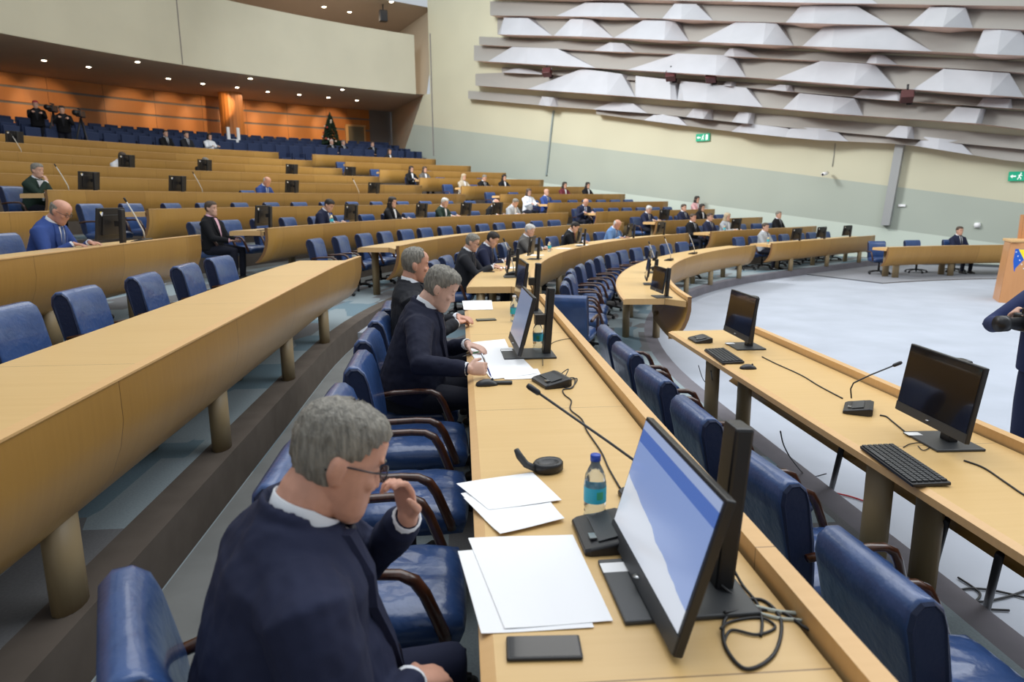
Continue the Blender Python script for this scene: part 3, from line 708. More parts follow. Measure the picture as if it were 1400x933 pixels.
def head_mb(mb, M, T, fat=1.0):
    def X(p): return M @ (Vector(p)*1.0)+T
    sub = []
    for i, h in enumerate(HEAD):
        sub.append(h)
    mb.loft([[X(p) for p in head_ring(z, yf, yb, hw*(fat if z < .02 else 1))] for z, yf, yb, hw in sub])
    def E(c, r, R=None):
        Rm = M if R is None else M @ R
        mb.ell(X(c), r, Rm, 12, 8)
    # nose
    mb.loft([[X((x*w, .078+d*y_, z)) for x, y_ in ((-1, -1), (-.7, .4), (0, 1), (.7, .4), (1, -1))] for z, w, d in ((.028, .008, .010), (.01, .010, .018), (-.012, .013, .030), (-.028, .017, .036), (-.036, .016, .026), (-.04, .010, .008))])
    E((-.013, .090, -.032), (.008, .010, .008)); E((.013, .090, -.032), (.008, .010, .008))
    E((0, .089, -.060), (.024, .008, .0055)); E((0, .087, -.071), (.020, .009, .0065)); E((0, .079, -.103), (.020, .014, .014))
    for s in (-1, 1):
        E((s*.032, .082, .034), (.024, .009, .0065)); E((s*.043, .070, -.018), (.020, .014, .017)); E((s*.031, .0765, .010), (.0135, .009, .009))
        R = Matrix.Rotation(s*-.30, 3, 'Z'); E((s*.079, -.012, .000), (.008, .019, .033), R); E((s*.081, -.020, .004), (.012, .012, .027), R); E((s*.077, -.006, -.024), (.008, .010, .012), R)
def hair_mesh(name, M, T, style, material, thick=.012):
    """shell over the skull; style: short, receding, bald_ring, long, side"""
    mb = MB(); n = 44; rows = []; zs = []
    z = -.125
    while z < .1225: zs.append(z); z += .008 if z < .1 else .004
    zs.append(.1225)
    def prof(z):
        for a, b in zip(HEAD[:-1], HEAD[1:]):
            if a[0] <= z <= b[0]:
                t = (z-a[0])/(b[0]-a[0]); return tuple(a[i]*(1-t)+b[i]*t for i in range(4))
        return HEAD[0] if z < HEAD[0][0] else HEAD[-1]
    rnd = random.Random(3)
    grid = []; mask = []
    for z in zs:
        _, yf, yb, hw = prof(z)
        if style == 'long' and z < -.02: yf, yb, hw = .03, -.10, .080
        rg = head_ring(z, yf, yb, hw, n); mk = []
        for (x, y, zz) in rg:
            side = abs(x) > .05
            if style in ('short', 'side'): lim = .080 if y > .055 else (.065-(.055-y)*1.1 if y > .02 else (.022 if y > -.005 else -.038-(.03 if y < -.05 else 0)))
            elif style == 'receding': lim = .112 if y > .045 else (.09 if y > .03 and side is False else (.06 if y > .02 else (.02 if y > -.005 else -.045-(.02 if y < -.05 else 0))))
            elif style == 'bald_ring': lim = 9 if (y > -.01) else -.05
            elif style == 'long': lim = .078 if y > .055 else (.03 if y > .035 else -.2)
            m = 1.0 if zz > lim else 0.0
            if style == 'bald_ring' and zz > .055: m = 0.0
            mk.append(m)
        grid.append(rg); mask.append(mk)
    vs = []; cz = 0.0
    for i, (rg, mk) in enumerate(zip(grid, mask)):
        for j, (x, y, z) in enumerate(rg):
            v = Vector((x, y-.0, z)); d = Vector((x, y*.9, max(z, 0)*1.1)).normalized()
            nb = [mk[(j+q) % n] for q in (-2, -1, 0, 1, 2)]+[mask[min(len(mask)-1, i+q)][j] for q in (-2, -1, 1)]
            e = sum(nb)/len(nb); hgt = thick*(e**.6)*(1+.28*math.sin(17*j/n*2*PI+z*60)+rnd.uniform(-.15, .15))
            if style == 'long': hgt *= 1.5
            vs.append(M @ (v+d*(hgt-.002*(1-e)))+T)
    fs = []
    for i in range(len(grid)-1):
        for j in range(n):
            if (mask[i][j]+mask[i+1][j]+mask[i][(j+1) % n]+mask[i+1][(j+1) % n]) >= 2: fs.append((i*n+j, i*n+(j+1) % n, (i+1)*n+(j+1) % n, (i+1)*n+j))
    if style != 'bald_ring': fs.append(tuple((len(grid)-1)*n+j for j in range(n)))
    mb.add(vs, fs, smooth=True)
    return mb
def hand_mb(mb, wrist, d, nrm, side, curl=.5, spread_=1.0, thumb=.6, sc=1.0, big=False):
    """palm, four unequal fingers, a thumb off the side of the palm. d: direction, nrm: palm normal, side: +1 thumb on +lat"""
    d = Vector(d).normalized(); nrm = (Vector(nrm)-d*Vector(nrm).dot(d)).normalized(); lat = nrm.cross(d).normalized()*side
    wr = Vector(wrist)
    rings = []
    for t, w, h in ((-.02, .026, .019), (.0, .028, .018), (.03, .037, .016), (.06, .041, .014), (.085, .040, .012), (.095, .034, .008)):
        rings.append([wr+d*t*sc+(lat*w*math.cos(a)+nrm*h*math.sin(a))*sc for a in [2*PI*i/14 for i in range(14)]])
    mb.loft(rings)
    for i, (off, ln) in enumerate(((.029, .068), (.010, .076), (-.010, .071), (-.028, .056))):
        base = wr+(d*.082+lat*off)*sc; p = base; ang = curl*(.55+.1*i); pts = [p-d*.015*sc, p]; dirv = d+lat*(off*1.2*spread_); dirv.normalize(); a = 0
        for seg, c in ((.45, .6), (.32, 1.0), (.23, .8)):
            a += ang*c*1.5; v = dirv*math.cos(a)+nrm*math.sin(a); p = p+v*ln*seg*1.15*sc; pts.append(p)
        cap_tube(mb, pts, [.0098*sc, .0098*sc, .0092*sc, .0085*sc, .0072*sc], 8)
    b = wr+(d*.022+lat*.026)*sc; v1 = (d*.62+lat*.68+nrm*.3*thumb).normalized(); v2 = (d*.85+lat*.2+nrm*(.3+thumb*.5)).normalized()
    cap_tube(mb, [b-v1*.01*sc, b+v1*.034*sc, b+v1*.034*sc+v2*.032*sc, b+v1*.034*sc+v2*.055*sc], [.0155*sc, .0125*sc, .0105*sc, .0085*sc], 8)
def ik(sh, wr, L1, L2, pole):
    sh, wr = Vector(sh), Vector(wr); v = wr-sh; D = min(v.length, (L1+L2)*.999); v.normalize()
    wr2 = sh+v*D; x = (L1*L1-L2*L2+D*D)/(2*D); h = math.sqrt(max(0, L1*L1-x*x))
    pl = Vector(pole); pl = (pl-v*pl.dot(v)).normalized(); return sh+v*x+pl*h, wr2
def figure(label, loc, rz, bulk=0, lean=.12, yaw=0, pitch=.1, roll=0, belly=.02, tw=0, rhand=(.18, .42, .78), lhand=(-.18, .42, .78), rpole=(.6, -.4, -1), lpole=(-.6, -.4, -1), rd=(0, 1, -.1), ld=(0, 1, -.1), rn=(0, 0, -1), ln=(0, 0, -1), rcurl=.5, lcurl=.5,
           skin=SKIN, hair='short', hairc=HAIR_G, top=NAVY, shirt=WHITEC, tie=TIE_D, glasses=False, fine=False, stand=False, female=False, lens=LENS, trousers=TROU, side_legs=0, fat=1.0, hthick=.012, group=None, scale=1.0, knees=.43, feet=.40):
    root = thing('person', label, 'person', loc, rz, group); root.scale = (scale,)*3
    vb = .0045 if fine else .012; vc = .007 if fine else .016
    H = Vector((0, -.04, .54 if not stand else .92)); Rl = Matrix.Rotation(-lean, 3, 'X') @ Matrix.Rotation(tw, 3, 'Z')
    def S(x, y, z): return H+Rl @ (Vector((x, y, z))*1.0)
    hw = .9 if female else 1.0
    TOR = [(-.10, .185, .135, 0), (0, .190, .145+belly*.6, belly*.5), (.12, .178+belly*.4, .128+belly, belly*.8), (.26, .182+belly*.2, .125+belly*.6, belly*.5), (.38, .195, .122, 0), (.46, .192, .108, -.008), (.52, .150, .088, -.015), (.56, .088, .066, -.015)]
    def torso(mb, ex, z0=0, z1=9, n=24):
        rings = []
        for z, rx, ry, oy in TOR:
            if z < z0-.001 or z > z1: continue
            rx = (rx+bulk*(1 if z < .5 else .3))*hw; ry = ry+bulk*(.7 if z < .5 else .3); rings.append([S((rx+ex)*math.copysign(abs(math.cos(a))**.85, math.cos(a)), oy+(ry+ex)*math.copysign(abs(math.sin(a))**.9, math.sin(a)), z) for a in [2*PI*j/n for j in range(n)]])
        mb.loft(rings)
    shR, shL = S((.185+bulk)*hw, -.01, .455), S(-(.185+bulk)*hw, -.01, .455)
    eR, wR = ik(shR, rhand, .30, .265, rpole); eL, wL = ik(shL, lhand, .30, .265, lpole)
    nb = S(0, -.01, .53); M = Rl.to_3x3() if False else rot_xyz(-pitch, yaw, roll); hc = S(0, .0, .562)+M @ Vector((0, .022, .120))
    # body (skin)
    mb = MB(); torso(mb, -.018)
    cap_tube(mb, [S(0, -.015, .48), S(0, -.008, .57), hc+M @ Vector((0, -.025, -.075)), hc+M @ Vector((0, -.02, -.02))], [.064*fat, .060*fat, .062*fat, .055], 16)
    head_mb(mb, M, hc, fat)
    for sh, e, w, dd, nn, sd, cu in ((shR, eR, wR, rd, rn, 1, rcurl), (shL, eL, wL, ld, ln, -1, lcurl)):
        cap_tube(mb, [sh*.85+e*.15, e, w], [.040, .036, .026], 12)
        dv = Vector(dd).normalized(); nn_ = Vector(nn); 
        sgn = 1 if (nn_-dv*nn_.dot(dv)).normalized().cross(dv).dot(Vector((-sd, 0, 0))) > 0 else -1
        hand_mb(mb, w, dd, nn, sgn, cu, sc=.92)
    # legs
    hips = [(.095, 0), (-.095, 0)]; lg = MB()
    for s in (1, -1):
        if stand: hp = Vector((s*.095, -.03, .90)); kn = Vector((s*.11, .01, .49)); an = Vector((s*.12, -.04, .09)); toe = Vector((s*.14, .13, .04))
        else: hp = Vector((s*.095, -.03, .545)); kn = Vector((s*.13+side_legs, knees, .535)); an = Vector((s*.13+side_legs, feet, .11)); toe = an+Vector((0, .15, -.06))
        cap_tube(mb, [hp, kn, an], [.075, .05, .035], 12)
        cap_tube(lg, [hp, hp*.5+kn*.5, kn, kn*.45+an*.55, an], [.098, .088, .068, .060, .052], 14)
        shoe = MB(); cap_tube(shoe, [an+Vector((0, -.04, -.05)), an+Vector((0, .03, -.04)), toe], [.042, .045, .036], 12, (Vector((0, 0, 1)), .8)); part('shoe', shoe, mat('black_shoe', (.01, .01, .01), .35), root)
    body = link('body', remesh(mb, 'body', skin, vb, 2 if fine else 1), root)
    cap_tube(lg, [Vector((.06, -.05, .56 if not stand else .93)), Vector((-.06, -.05, .56 if not stand else .93))], [.125, .125], 14)
    link('trousers', remesh(lg, 'trousers', trousers, .012 if fine else .02, 3), root)
    # jacket
    mb = MB(); torso(mb, .012, z1=.57)
    for sh, e, w in ((shR, eR, wR), (shL, eL, wL)):
        wc = w+(e-w).normalized()*.035; inn = S(0, -.01, .42)
        cap_tube(mb, [sh+(inn-sh)*.25, sh, sh*.45+e*.55, e, e*.45+wc*.55, wc], [.085+bulk*.4, .080+bulk*.4, .066+bulk*.4, .060+bulk*.2, .052, .044], 14)
    # collar roll
    mb2 = MB(); rings = []
    for (z, r, yo) in ((.46, .108, -.010), (.53, .096, -.012), (.580, .089, -.010), (.584, .082, -.010), (.54, .076, -.008)):
        rings.append([S(r*math.cos(a)*1.0, yo+r*math.sin(a)*.95, z-.10*max(0, math.sin(a))+.012*max(0, -math.sin(a))) for a in [2*PI*j/20 for j in range(20)]])
    mb.loft(rings)
    mb.add(mb2.v, mb2.f) if mb2.v else None; jk = link('jacket', remesh(mb, 'jacket', top, vc, 4 if fine else 2), root)
    if fine:
        tx = bpy.data.textures.new('folds', 'CLOUDS'); tx.noise_scale = .11; dm = jk.modifiers.new('f', 'DISPLACE'); dm.texture = tx; dm.strength = .022; dm.mid_level = .5; dm.texture_coords = 'LOCAL'
    # shirt: collar band, front, cuffs
    mb = MB(); rings = []
    for (z, r, yo) in ((.53, .072, -.003), (.592, .0675, .001), (.594, .0645, .001), (.54, .062, 0)):
        rings.append([S(r*fat*math.cos(a), yo+r*fat*math.sin(a), z-(.035*max(0, math.sin(a)))+.012*max(0, -math.sin(a))) for a in [2*PI*j/24 for j in range(24)]])
    mb.loft(rings, cap=False)
    def front(mb_, ztop, zbot, wt, wb, ex, nrow=6):
        rows = []
        for i in range(nrow+1):
            z = ztop+(zbot-ztop)*i/nrow; w = wt+(wb-wt)*i/nrow
            for a, b in zip(TOR[:-1], TOR[1:]):
                if a[0] <= z <= b[0]: t = (z-a[0])/(b[0]-a[0]); rx, ry, oy = [a[q]*(1-t)+b[q]*t for q in (1, 2, 3)]; rx += bulk*(1 if z < .5 else .3); ry += bulk*(.7 if z < .5 else .3)
            row = []
            for j in range(5):
                x = w*(j-2)/2; yy = oy+(ry+ex)*math.sqrt(max(0, 1-(x/(rx+ex))**2)); row.append(S(x, yy, z))
            rows.append(row)
        vs = [p for r in rows for p in r]; m_ = len(vs); vs += [p-(Rl @ Vector((0, .02, 0))) for p in vs]; fs = []
        for i in range(nrow):
            for j in range(4): a = i*5+j; fs.append((a, a+1, a+6, a+5)); fs.append((m_+a, m_+a+5, m_+a+6, m_+a+1))
        ed = [j for j in range(5)]+[i*5+4 for i in range(1, nrow+1)]+[nrow*5+j for j in range(3, -1, -1)]+[i*5 for i in range(nrow-1, 0, -1)]
        for a, b in zip(ed, ed[1:]+ed[:1]): fs.append((a, m_+a, m_+b, b))
        mb_.add(vs, fs, smooth=False)
    front(mb, .535, .20, .066, .012, .027)
    for e, w in ((eR, wR), (eL, wL)):
        d_ = (w-e).normalized(); u_ = d_.cross(Vector((0, .3, 1))).normalized(); v_ = d_.cross(u_)
        mb.loft([[w+d_*t+(u_*math.cos(a)+v_*math.sin(a))*r for a in [2*PI*j/14 for j in range(14)]] for t, r in ((-.05, .037), (-.004, .036), (-.002, .031), (-.04, .029))], cap=False)
    part('shirt', mb, shirt, root)
    if tie:
        mb = MB(); front(mb, .515, .20, .018, .026, .034); mb.ell(S(0, TOR[6][2]+.012, .525), (.02, .014, .018), Rl); part('tie', mb, tie, root)
    # lapels
    if top not in (GREENC, BEIGEC, WHITEC):
        for s in (-1, 1):
            mb = MB(); A = []
            for z, x0, x1 in ((.55, .050, .085), (.47, .047, .098), (.40, .040, .100), (.30, .028, .066), (.19, .010, .024)):
                for a, b in zip(TOR[:-1], TOR[1:]):
                    if a[0] <= z <= b[0]: t = (z-a[0])/(b[0]-a[0]); rx, ry, oy = [a[q]*(1-t)+b[q]*t for q in (1, 2, 3)]; rx += bulk*(1 if z < .5 else .3); ry += bulk*(.7 if z < .5 else .3)
                def sp(x, ex): return S(s*x, oy+(ry+ex)*math.sqrt(max(0, 1-(x/(rx+ex))**2)), z)
                A.append([sp(x0, .038), sp(x1, .033), sp(x1, .012), sp(x0, .010)])
            mb.loft(A, smooth=False); part('lapel', mb, top, root)
    if hair: part('hair', hair_mesh('hair', M, hc, hair, hairc, hthick), hairc, root)
    for s in (-1, 1):
        mb = MB(); mb.ell(hc+M @ Vector((s*.031, .0835, .007)), (.0115, .0045, .0030), M, 10, 6); part('eye', mb, BLACK, root)
        mb = MB(); mb.loft([[hc+M @ Vector((s*x, .090+y-abs(x-.03)*.25, .0365+z)) for y, z in ((0, .004), (.004, 0), (0, -.004), (-.006, 0))] for x in (.014, .024, .036, .048)]); part('eyebrow', mb, hairc, root)
    if glasses:
        mb = MB(); lz = .008
        for s in (-1, 1):
            pts = [hc+M @ Vector((s*(.033+.024*math.cos(a)), .101-.004*abs(math.cos(a)), lz+.017*math.sin(a))) for a in [2*PI*j/14 for j in range(15)]]; mb.tube(pts, .0018, 6)
            mb.tube([hc+M @ Vector(p) for p in ((s*.057, .098, lz+.006), (s*.078, .06, lz+.006), (s*.083, -.01, lz+.004), (s*.080, -.035, lz-.012))], .0021, 6)
        mb.tube([hc+M @ Vector((-.010, .103, lz+.004)), hc+M @ Vector((.010, .103, lz+.004))], .002, 6)
        g = part('glasses', mb, GLASSB, root)
        for s in (-1, 1):
            mb = MB(); mb.poly([hc+M @ Vector((s*(.033+.023*math.cos(a)), .1005-.004*abs(math.cos(a)), lz+.016*math.sin(a))) for a in [2*PI*j/14 for j in range(14)]]); part('lens', mb, lens, g)
    root['wR'] = list(wR); root['wL'] = list(wL)
    return root
def seat_frame(k, s, off=1.02):
    q = pos(rim(k)+off, s); return (q[0], q[1], zfl(k)-.02), rz_face(s)
# --- the three men of the near desk
(lx, ly, lz_), rz = seat_frame(0, 1.36-6.61, 1.16)
figure('large grey-haired man in navy suit, nearest the camera, touching his dark glasses', (-.51, 1.31, lz_-.035), -PI/2+.42, lean=.23, yaw=-.05, pitch=.42, roll=-.06, bulk=.035, belly=.07, rhand=(.12, .27, .72), rpole=(.9, -.5, -.5), rd=(-.3, .9, -.35), rn=(0, -.2, -1), rcurl=.75,
       lhand=(-.09, .33, .99), lpole=(-.8, .3, -1), ld=(.10, -.12, .95), ln=(.5, -1, .1), lcurl=.85, hair='short', hairc=HAIR_G, skin=SKIN_R, top=NAVY, glasses=True, fine=True, fat=1.08, trousers=NAVY, scale=.99)
(lx, ly, lz_), rz = seat_frame(0, 4.1-6.61, 1.10)
def to_local(px, py, z): return tuple(Matrix.Rotation(-rz, 3, 'Z') @ (at_z(px, py, z)-Vector((lx, ly, lz_))))
wr_ = to_local(640, 505, zrim(0)+.02)
figure('grey-haired man in dark navy suit writing with a pen at the near desk', (lx, ly, lz_), rz, bulk=.012, lean=.30, yaw=-.05, pitch=.50, belly=.045, rhand=wr_, rpole=(.9, -.3, -.6), rd=(-.25, .95, -.05), rn=(-.9, -.1, -.35), rcurl=.95,
       lhand=(-.14, .36, .81), lpole=(-.9, -.2, -.8), ld=(.6, .7, -.1), ln=(0, 0, -1), lcurl=.3, hair='side', hairc=HAIR_G, skin=SKIN_P, top=cloth('midnight_suit', (.011, .013, .030)), tie=TIE_D, fine=True, hthick=.016, trousers=TROU)
(lx, ly, lz_), rz = seat_frame(0, 5.12-6.61, 1.12)
figure('man in charcoal suit sitting back beyond the writing man, hands folded', (lx, ly, lz_), rz+.12, bulk=.01, lean=.04, yaw=.05, pitch=.12, belly=.03, rhand=(.08, .30, .80), lhand=(-.06, .33, .82), rd=(-.7, .6, 0), ld=(.7, .6, 0), rcurl=.4, lcurl=.4, hair='receding', hairc=HAIR_G, skin=SKIN_R, top=CHAR, tie=TIE_D, fine=True, trousers=TROU)
# --- everybody else: one figure of each pose, then copies in their own clothes
PZ = (0, 0, -60)
typing = figure('x', PZ, 0, lean=.22, pitch=.35, rhand=(.12, .46, .86), lhand=(-.12, .46, .86), glasses=True)
reading = figure('x', PZ, 0, lean=.30, pitch=.55, rhand=(.15, .42, .84), lhand=(-.15, .42, .84), rd=(-.5, .8, 0), ld=(.5, .8, 0))
upright = figure('x', PZ, 0, lean=.02, pitch=.05, rhand=(.12, .36, .70), lhand=(-.12, .36, .70), rd=(-.6, .7, 0), ld=(.6, .7, 0))
thinking = figure('x', PZ, 0, lean=.25, pitch=.15, rhand=(.04, .33, 1.02), rpole=(.5, .3, -1), rd=(-.1, -.3, .8), rn=(0, -1, 0), rcurl=.8, lhand=(-.05, .42, .84), ld=(.8, .4, 0))
woman = figure('x', PZ, 0, lean=.12, pitch=.15, female=True, hair='long', hairc=HAIR_D, top=BLACKC, shirt=WHITEC, tie=None, rhand=(.12, .44, .84), lhand=(-.12, .44, .84), glasses=False)
bald = figure('x', PZ, 0, lean=.36, pitch=.55, hair='bald_ring', hairc=HAIR_W, skin=SKIN_R, top=BLUEC, glasses=True, rhand=(.15, .42, .84), lhand=(-.15, .42, .84), tie=TIE_B)
for p_ in (typing, reading, upright, thinking, woman, bald): freeze(p_); p_['proto'] = 1
def person(pr, k, s, label, off=1.02, rot=0, top=None, hair=None, skin=None, shirt=None, tie=None, drop=(), z=None, loc=None, rz=None, sc=.94, chair=True):
    ov = {}
    for ch, _ in KIDS[pr.name]:
        nm = ch.name.split('.')[0]; m0 = ch.data.materials[0].name
        if nm in ('jacket', 'lapel') and top: ov[m0] = top
        if nm in ('hair', 'eyebrow') and hair: ov[m0] = hair
        if nm == 'body' and skin: ov[m0] = skin
        if nm == 'shirt' and shirt: ov[m0] = shirt
        if nm == 'tie' and tie: ov[m0] = tie
    if loc is None: loc, rz = seat_frame(k, s, off)
    r = dup(pr, loc, rz+rot, label, None, ov); r.scale = (sc,)*3
    if drop:
        for c in [c for c in COL.objects if c.parent == r]:
            if c.name.split('.')[0] in drop:
                for g in [g for g in COL.objects if g.parent == c]: bpy.data.objects.remove(g)
                bpy.data.objects.remove(c)
    return r
G = ('glasses',)
# second row, middle block
person(typing, 0, 2.75, 'grey-haired man in glasses and dark suit typing at the end of the second desk', top=CHAR, hair=HAIR_G, skin=SKIN)
person(reading, 0, 3.9, 'dark-haired man in navy suit next to the grey-haired typist', top=NAVY, hair=HAIR_D)
person(typing, 0, 6.35, 'white-haired person in grey jacket leaning onto the second desk', top=GREYC, hair=HAIR_W, drop=G)
person(reading, 0, 8.55, 'dark-haired man in black suit and red tie looking down, second row', top=BLACKC, hair=HAIR_D, tie=TIE_R, rot=.3)
person(bald, 0, 10.65, 'bald man in light blue jacket behind a black screen, second row', top=LIGHTB, drop=G)
person(upright, 0, 14.45, 'man in black with reddish face at the start of the second row far block', top=BLACKC, hair=HAIR_B, skin=SKIN_R)
person(upright, 0, 15.2, 'man in navy suit and white shirt, second row, far block', top=NAVY, hair=HAIR_B)
person(woman, 0, 15.95, 'blonde woman in pale grey jacket, second row, far block', top=LGREY, hair=HAIR_L)
person(upright, 0, 19.9, 'thin man in light grey jacket at the aisle end of the first far desk', top=LGREY, hair=HAIR_B, loc=(*[float(v) for v in pos(rim(-1)+1.0, 15.22)], zfl(-1)-.03), rz=rz_face(15.22))
# third row
person(typing, 1, 14.7, 'grey-haired man in navy suit leaning to his laptop, third row, far block', top=NAVY, hair=HAIR_W, drop=G)
person(upright, 1, 16.5, 'man in navy suit and white shirt, third row, far block', top=NAVY, hair=HAIR_B)
person(woman, 1, 17.35, 'dark-haired woman in black, third row, far block', top=BLACKC)
person(upright, 0, 18.76, 'broad man in black near the right wall end of the second row', top=BLACKC, hair=HAIR_G)
# fourth row
person(bald, 2, .40, 'balding man in bright blue jacket and glasses bent over the fourth desk', top=BLUEC, hair=HAIR_G, skin=SKIN_R)
person(upright, 2, 3.2, 'dark-haired person in black jacket over pink shirt at the aisle, fourth row', off=1.08, sc=.88, top=BLACKC, hair=HAIR_B, drop=('tie',), shirt=cloth('pink_shirt', (.7, .42, .5)))
person(reading, 2, 5.64, 'young dark-haired man in dark suit and blue tie, fourth row', top=NAVY, hair=HAIR_D, tie=TIE_B)
person(woman, 2, 7.6, 'long-haired woman in black with hand near her chin, fourth row', top=BLACKC)
person(typing, 2, 9.15, 'short white-haired person in dark green top, fourth row', top=GREENC, hair=HAIR_W, drop=('glasses', 'tie'))
person(bald, 2, 10.75, 'bald man in black suit bowing his head, fourth row', top=BLACKC, drop=G, tie=TIE_D)
person(reading, 2, 11.45, 'grey-haired person in pale shirt, fourth row, middle block', top=LGREY, hair=HAIR_G, drop=('tie',))
person(bald, 2, 13.95, 'bald man in navy suit at the aisle desk of the fourth row', top=NAVY, drop=G, rot=-.3)
# fifth row
person(woman, 3, 13.45, 'woman in white jacket at the aisle end of the fifth row', top=WHITEC, hair=HAIR_B, rot=-.2)
person(upright, 3, 14.05, 'bald man in blue suit beside the woman in white, fifth row', top=BLUEC, hair=HAIR_W, drop=('hair',))
person(woman, 4, 16.1, 'dark-haired woman in burgundy top, sixth row, far block', top=cloth('burgundy_top', (.12, .02, .03)))
person(woman, 4, 17.3, 'dark-haired woman in black, sixth row near the right wall', top=BLACKC)
person(woman, 2, 19.24, 'dark-haired woman in pink top near the right wall, fourth row', top=cloth('pink_top', (.6, .35, .36)), off=.9)
# sixth row
person(thinking, 4, 3.66, 'grey-haired man in dark green jumper resting chin on hand, left aisle end', top=GREENC, hair=HAIR_G, drop=('tie', 'lapel'))
person(bald, 4, 7.46, 'bald man in blue suit reading, sixth row, middle block', top=BLUEC, drop=G)
# eighth row and up
person(reading, 6, 6.88, 'white-shirted man half hidden by a black screen, eighth row', top=WHITEC, hair=HAIR_B, drop=('tie', 'lapel'))
person(reading, 6, 8.3, 'grey-haired man in dark suit behind a black screen, eighth row', top=BLACKC, hair=HAIR_G)
person(woman, 6, 12.95, 'dark-haired woman in black at the aisle, eighth row', top=BLACKC)
person(woman, 6, 13.3, 'woman in grey beside the aisle woman, eighth row', top=GREYC, hair=HAIR_B)
person(typing, 5, 14.1, 'person in white and black behind small papers, seventh row', top=BLACKC, hair=HAIR_G, drop=G)
person(woman, 5, 13.55, 'blonde woman in beige top, seventh row, far block', top=BEIGEC, hair=HAIR_L)
person(woman, 5, 14.7, 'dark-haired woman in black top, seventh row, far block', top=BLACKC)
# rear gallery audience
for px_, o, pr, lb, tp, hr in ((227, rim(9)+2.2, upright, 'dark-suited man with white shirt seated in the gallery, left of three', BLACKC, HAIR_D), (256, rim(9)+2.2, upright, 'man with reddish face seated in the gallery, middle of three', CHAR, HAIR_B), (286, rim(9)+2.2, woman, 'woman in white seated in the gallery just left of the timber column', WHITEC, HAIR_D),
                         (454, rim(9)+3.3, upright, 'white-haired man in black to the right of the Christmas tree', BLACKC, HAIR_W), (470, rim(9)+3.3, upright, 'grey-haired man in black suit, second right of the Christmas tree', BLACKC, HAIR_G), (509, rim(9)+3.3, upright, 'man in black below the rear door', BLACKC, HAIR_B), (531, rim(9)+1.0, woman, 'small seated person at the right end of the top row', CHAR, HAIR_B)):
    s = s_at_px(px_, 195, o); q = pos(o, s); zz = [z for a, b, z in GAL if a <= o < b]; zz = zz[0] if zz else zfl(9)
    person(pr, 0, 0, lb, top=tp, hair=hr, loc=(q[0], q[1], zz-.03), rz=rz_face(s), drop=('glasses',))
q4 = pos4(1.1, 2.9)
person(upright, 0, 0, 'man in navy suit sitting alone at the desk by the right wall', top=NAVY, hair=HAIR_B, loc=(q4[0], q4[1], Z4-.03), rz=PI+.15, rot=0)
# standing press people
def stander(label, loc, rz, **kw): return figure(label, loc, rz, stand=True, **kw)
q = at_z(1425, 585, 0.0)
stander('camera operator in navy clothes standing on the floor at the right edge', (3.50, 4.40, 0), PI*.66, rpole=(1, -.2, -.6), lean=.05, pitch=.3, rhand=(.10, .40, 1.27), lhand=(-.09, .42, 1.25), rd=(-.3, .3, .8), ld=(.3, .3, .8), rn=(-1, 0, 0), ln=(1, 0, 0), top=cloth('navy_jacket', (.02, .03, .09)), tie=None, fine=False, trousers=cloth('navy_trousers', (.02, .028, .07)))
# ------------------------------------------------------------------ screens on the desks
m = bpy.data.materials.new('lit_screen'); m.use_nodes = True; nt = m.node_tree; b = nt.nodes['Principled BSDF']; L = nt.links.new; N = nt.nodes.new
uv = N('ShaderNodeUVMap'); sp = N('ShaderNodeSeparateXYZ'); L(uv.outputs[0], sp.inputs[0])
cr = N('ShaderNodeValToRGB'); cr.color_ramp.interpolation = 'CONSTANT'; e = cr.color_ramp.elements
e[0].color = (.30, .42, .78, 1); e[1].position = .80; e[1].color = (.10, .20, .60, 1); x = e.new(.92); x.color = (.42, .52, .80, 1); L(sp.outputs[1], cr.inputs[0])
# a pale document window in the lower left of the picture
nz = N('ShaderNodeTexNoise'); nz.inputs['Scale'].default_value = 5; L(uv.outputs[0], nz.inputs['Vector'])
f1 = N('ShaderNodeMath'); f1.operation = 'MULTIPLY_ADD'; f1.inputs[1].default_value = -.30; f1.inputs[2].default_value = .42; L(sp.outputs[0], f1.inputs[0])
f2 = N('ShaderNodeMath'); f2.operation = 'MULTIPLY_ADD'; f2.inputs[1].default_value = .10; L(nz.outputs[0], f2.inputs[0]); L(f1.outputs[0], f2.inputs[2])
lt = N('ShaderNodeMath'); lt.operation = 'LESS_THAN'; L(sp.outputs[1], lt.inputs[0]); L(f2.outputs[0], lt.inputs[1])
mx = N('ShaderNodeMix'); mx.data_type = 'RGBA'; mx.inputs[7].default_value = (.80, .86, .97, 1); L(lt.outputs[0], mx.inputs[0]); L(cr.outputs[0], mx.inputs[6])
L(mx.outputs[2], b.inputs['Emission Color']); b.inputs['Emission Strength'].default_value = .52; b.inputs['Base Color'].default_value = (.01, .01, .01, 1); b.inputs['Roughness'].default_value = .2
SCREEN_BLUE = m
SCREEN_DIM = mat('dim_screen', (.01, .01, .01), .2, emit=(.16, .20, .30), estr=.8)
STICK = mat('white_sticker', (.8, .8, .8), .6); BADGE_B = mat('badge_blue', (.02, .08, .35), .5); BADGE_Y = mat('badge_yellow', (.85, .62, .03), .5)
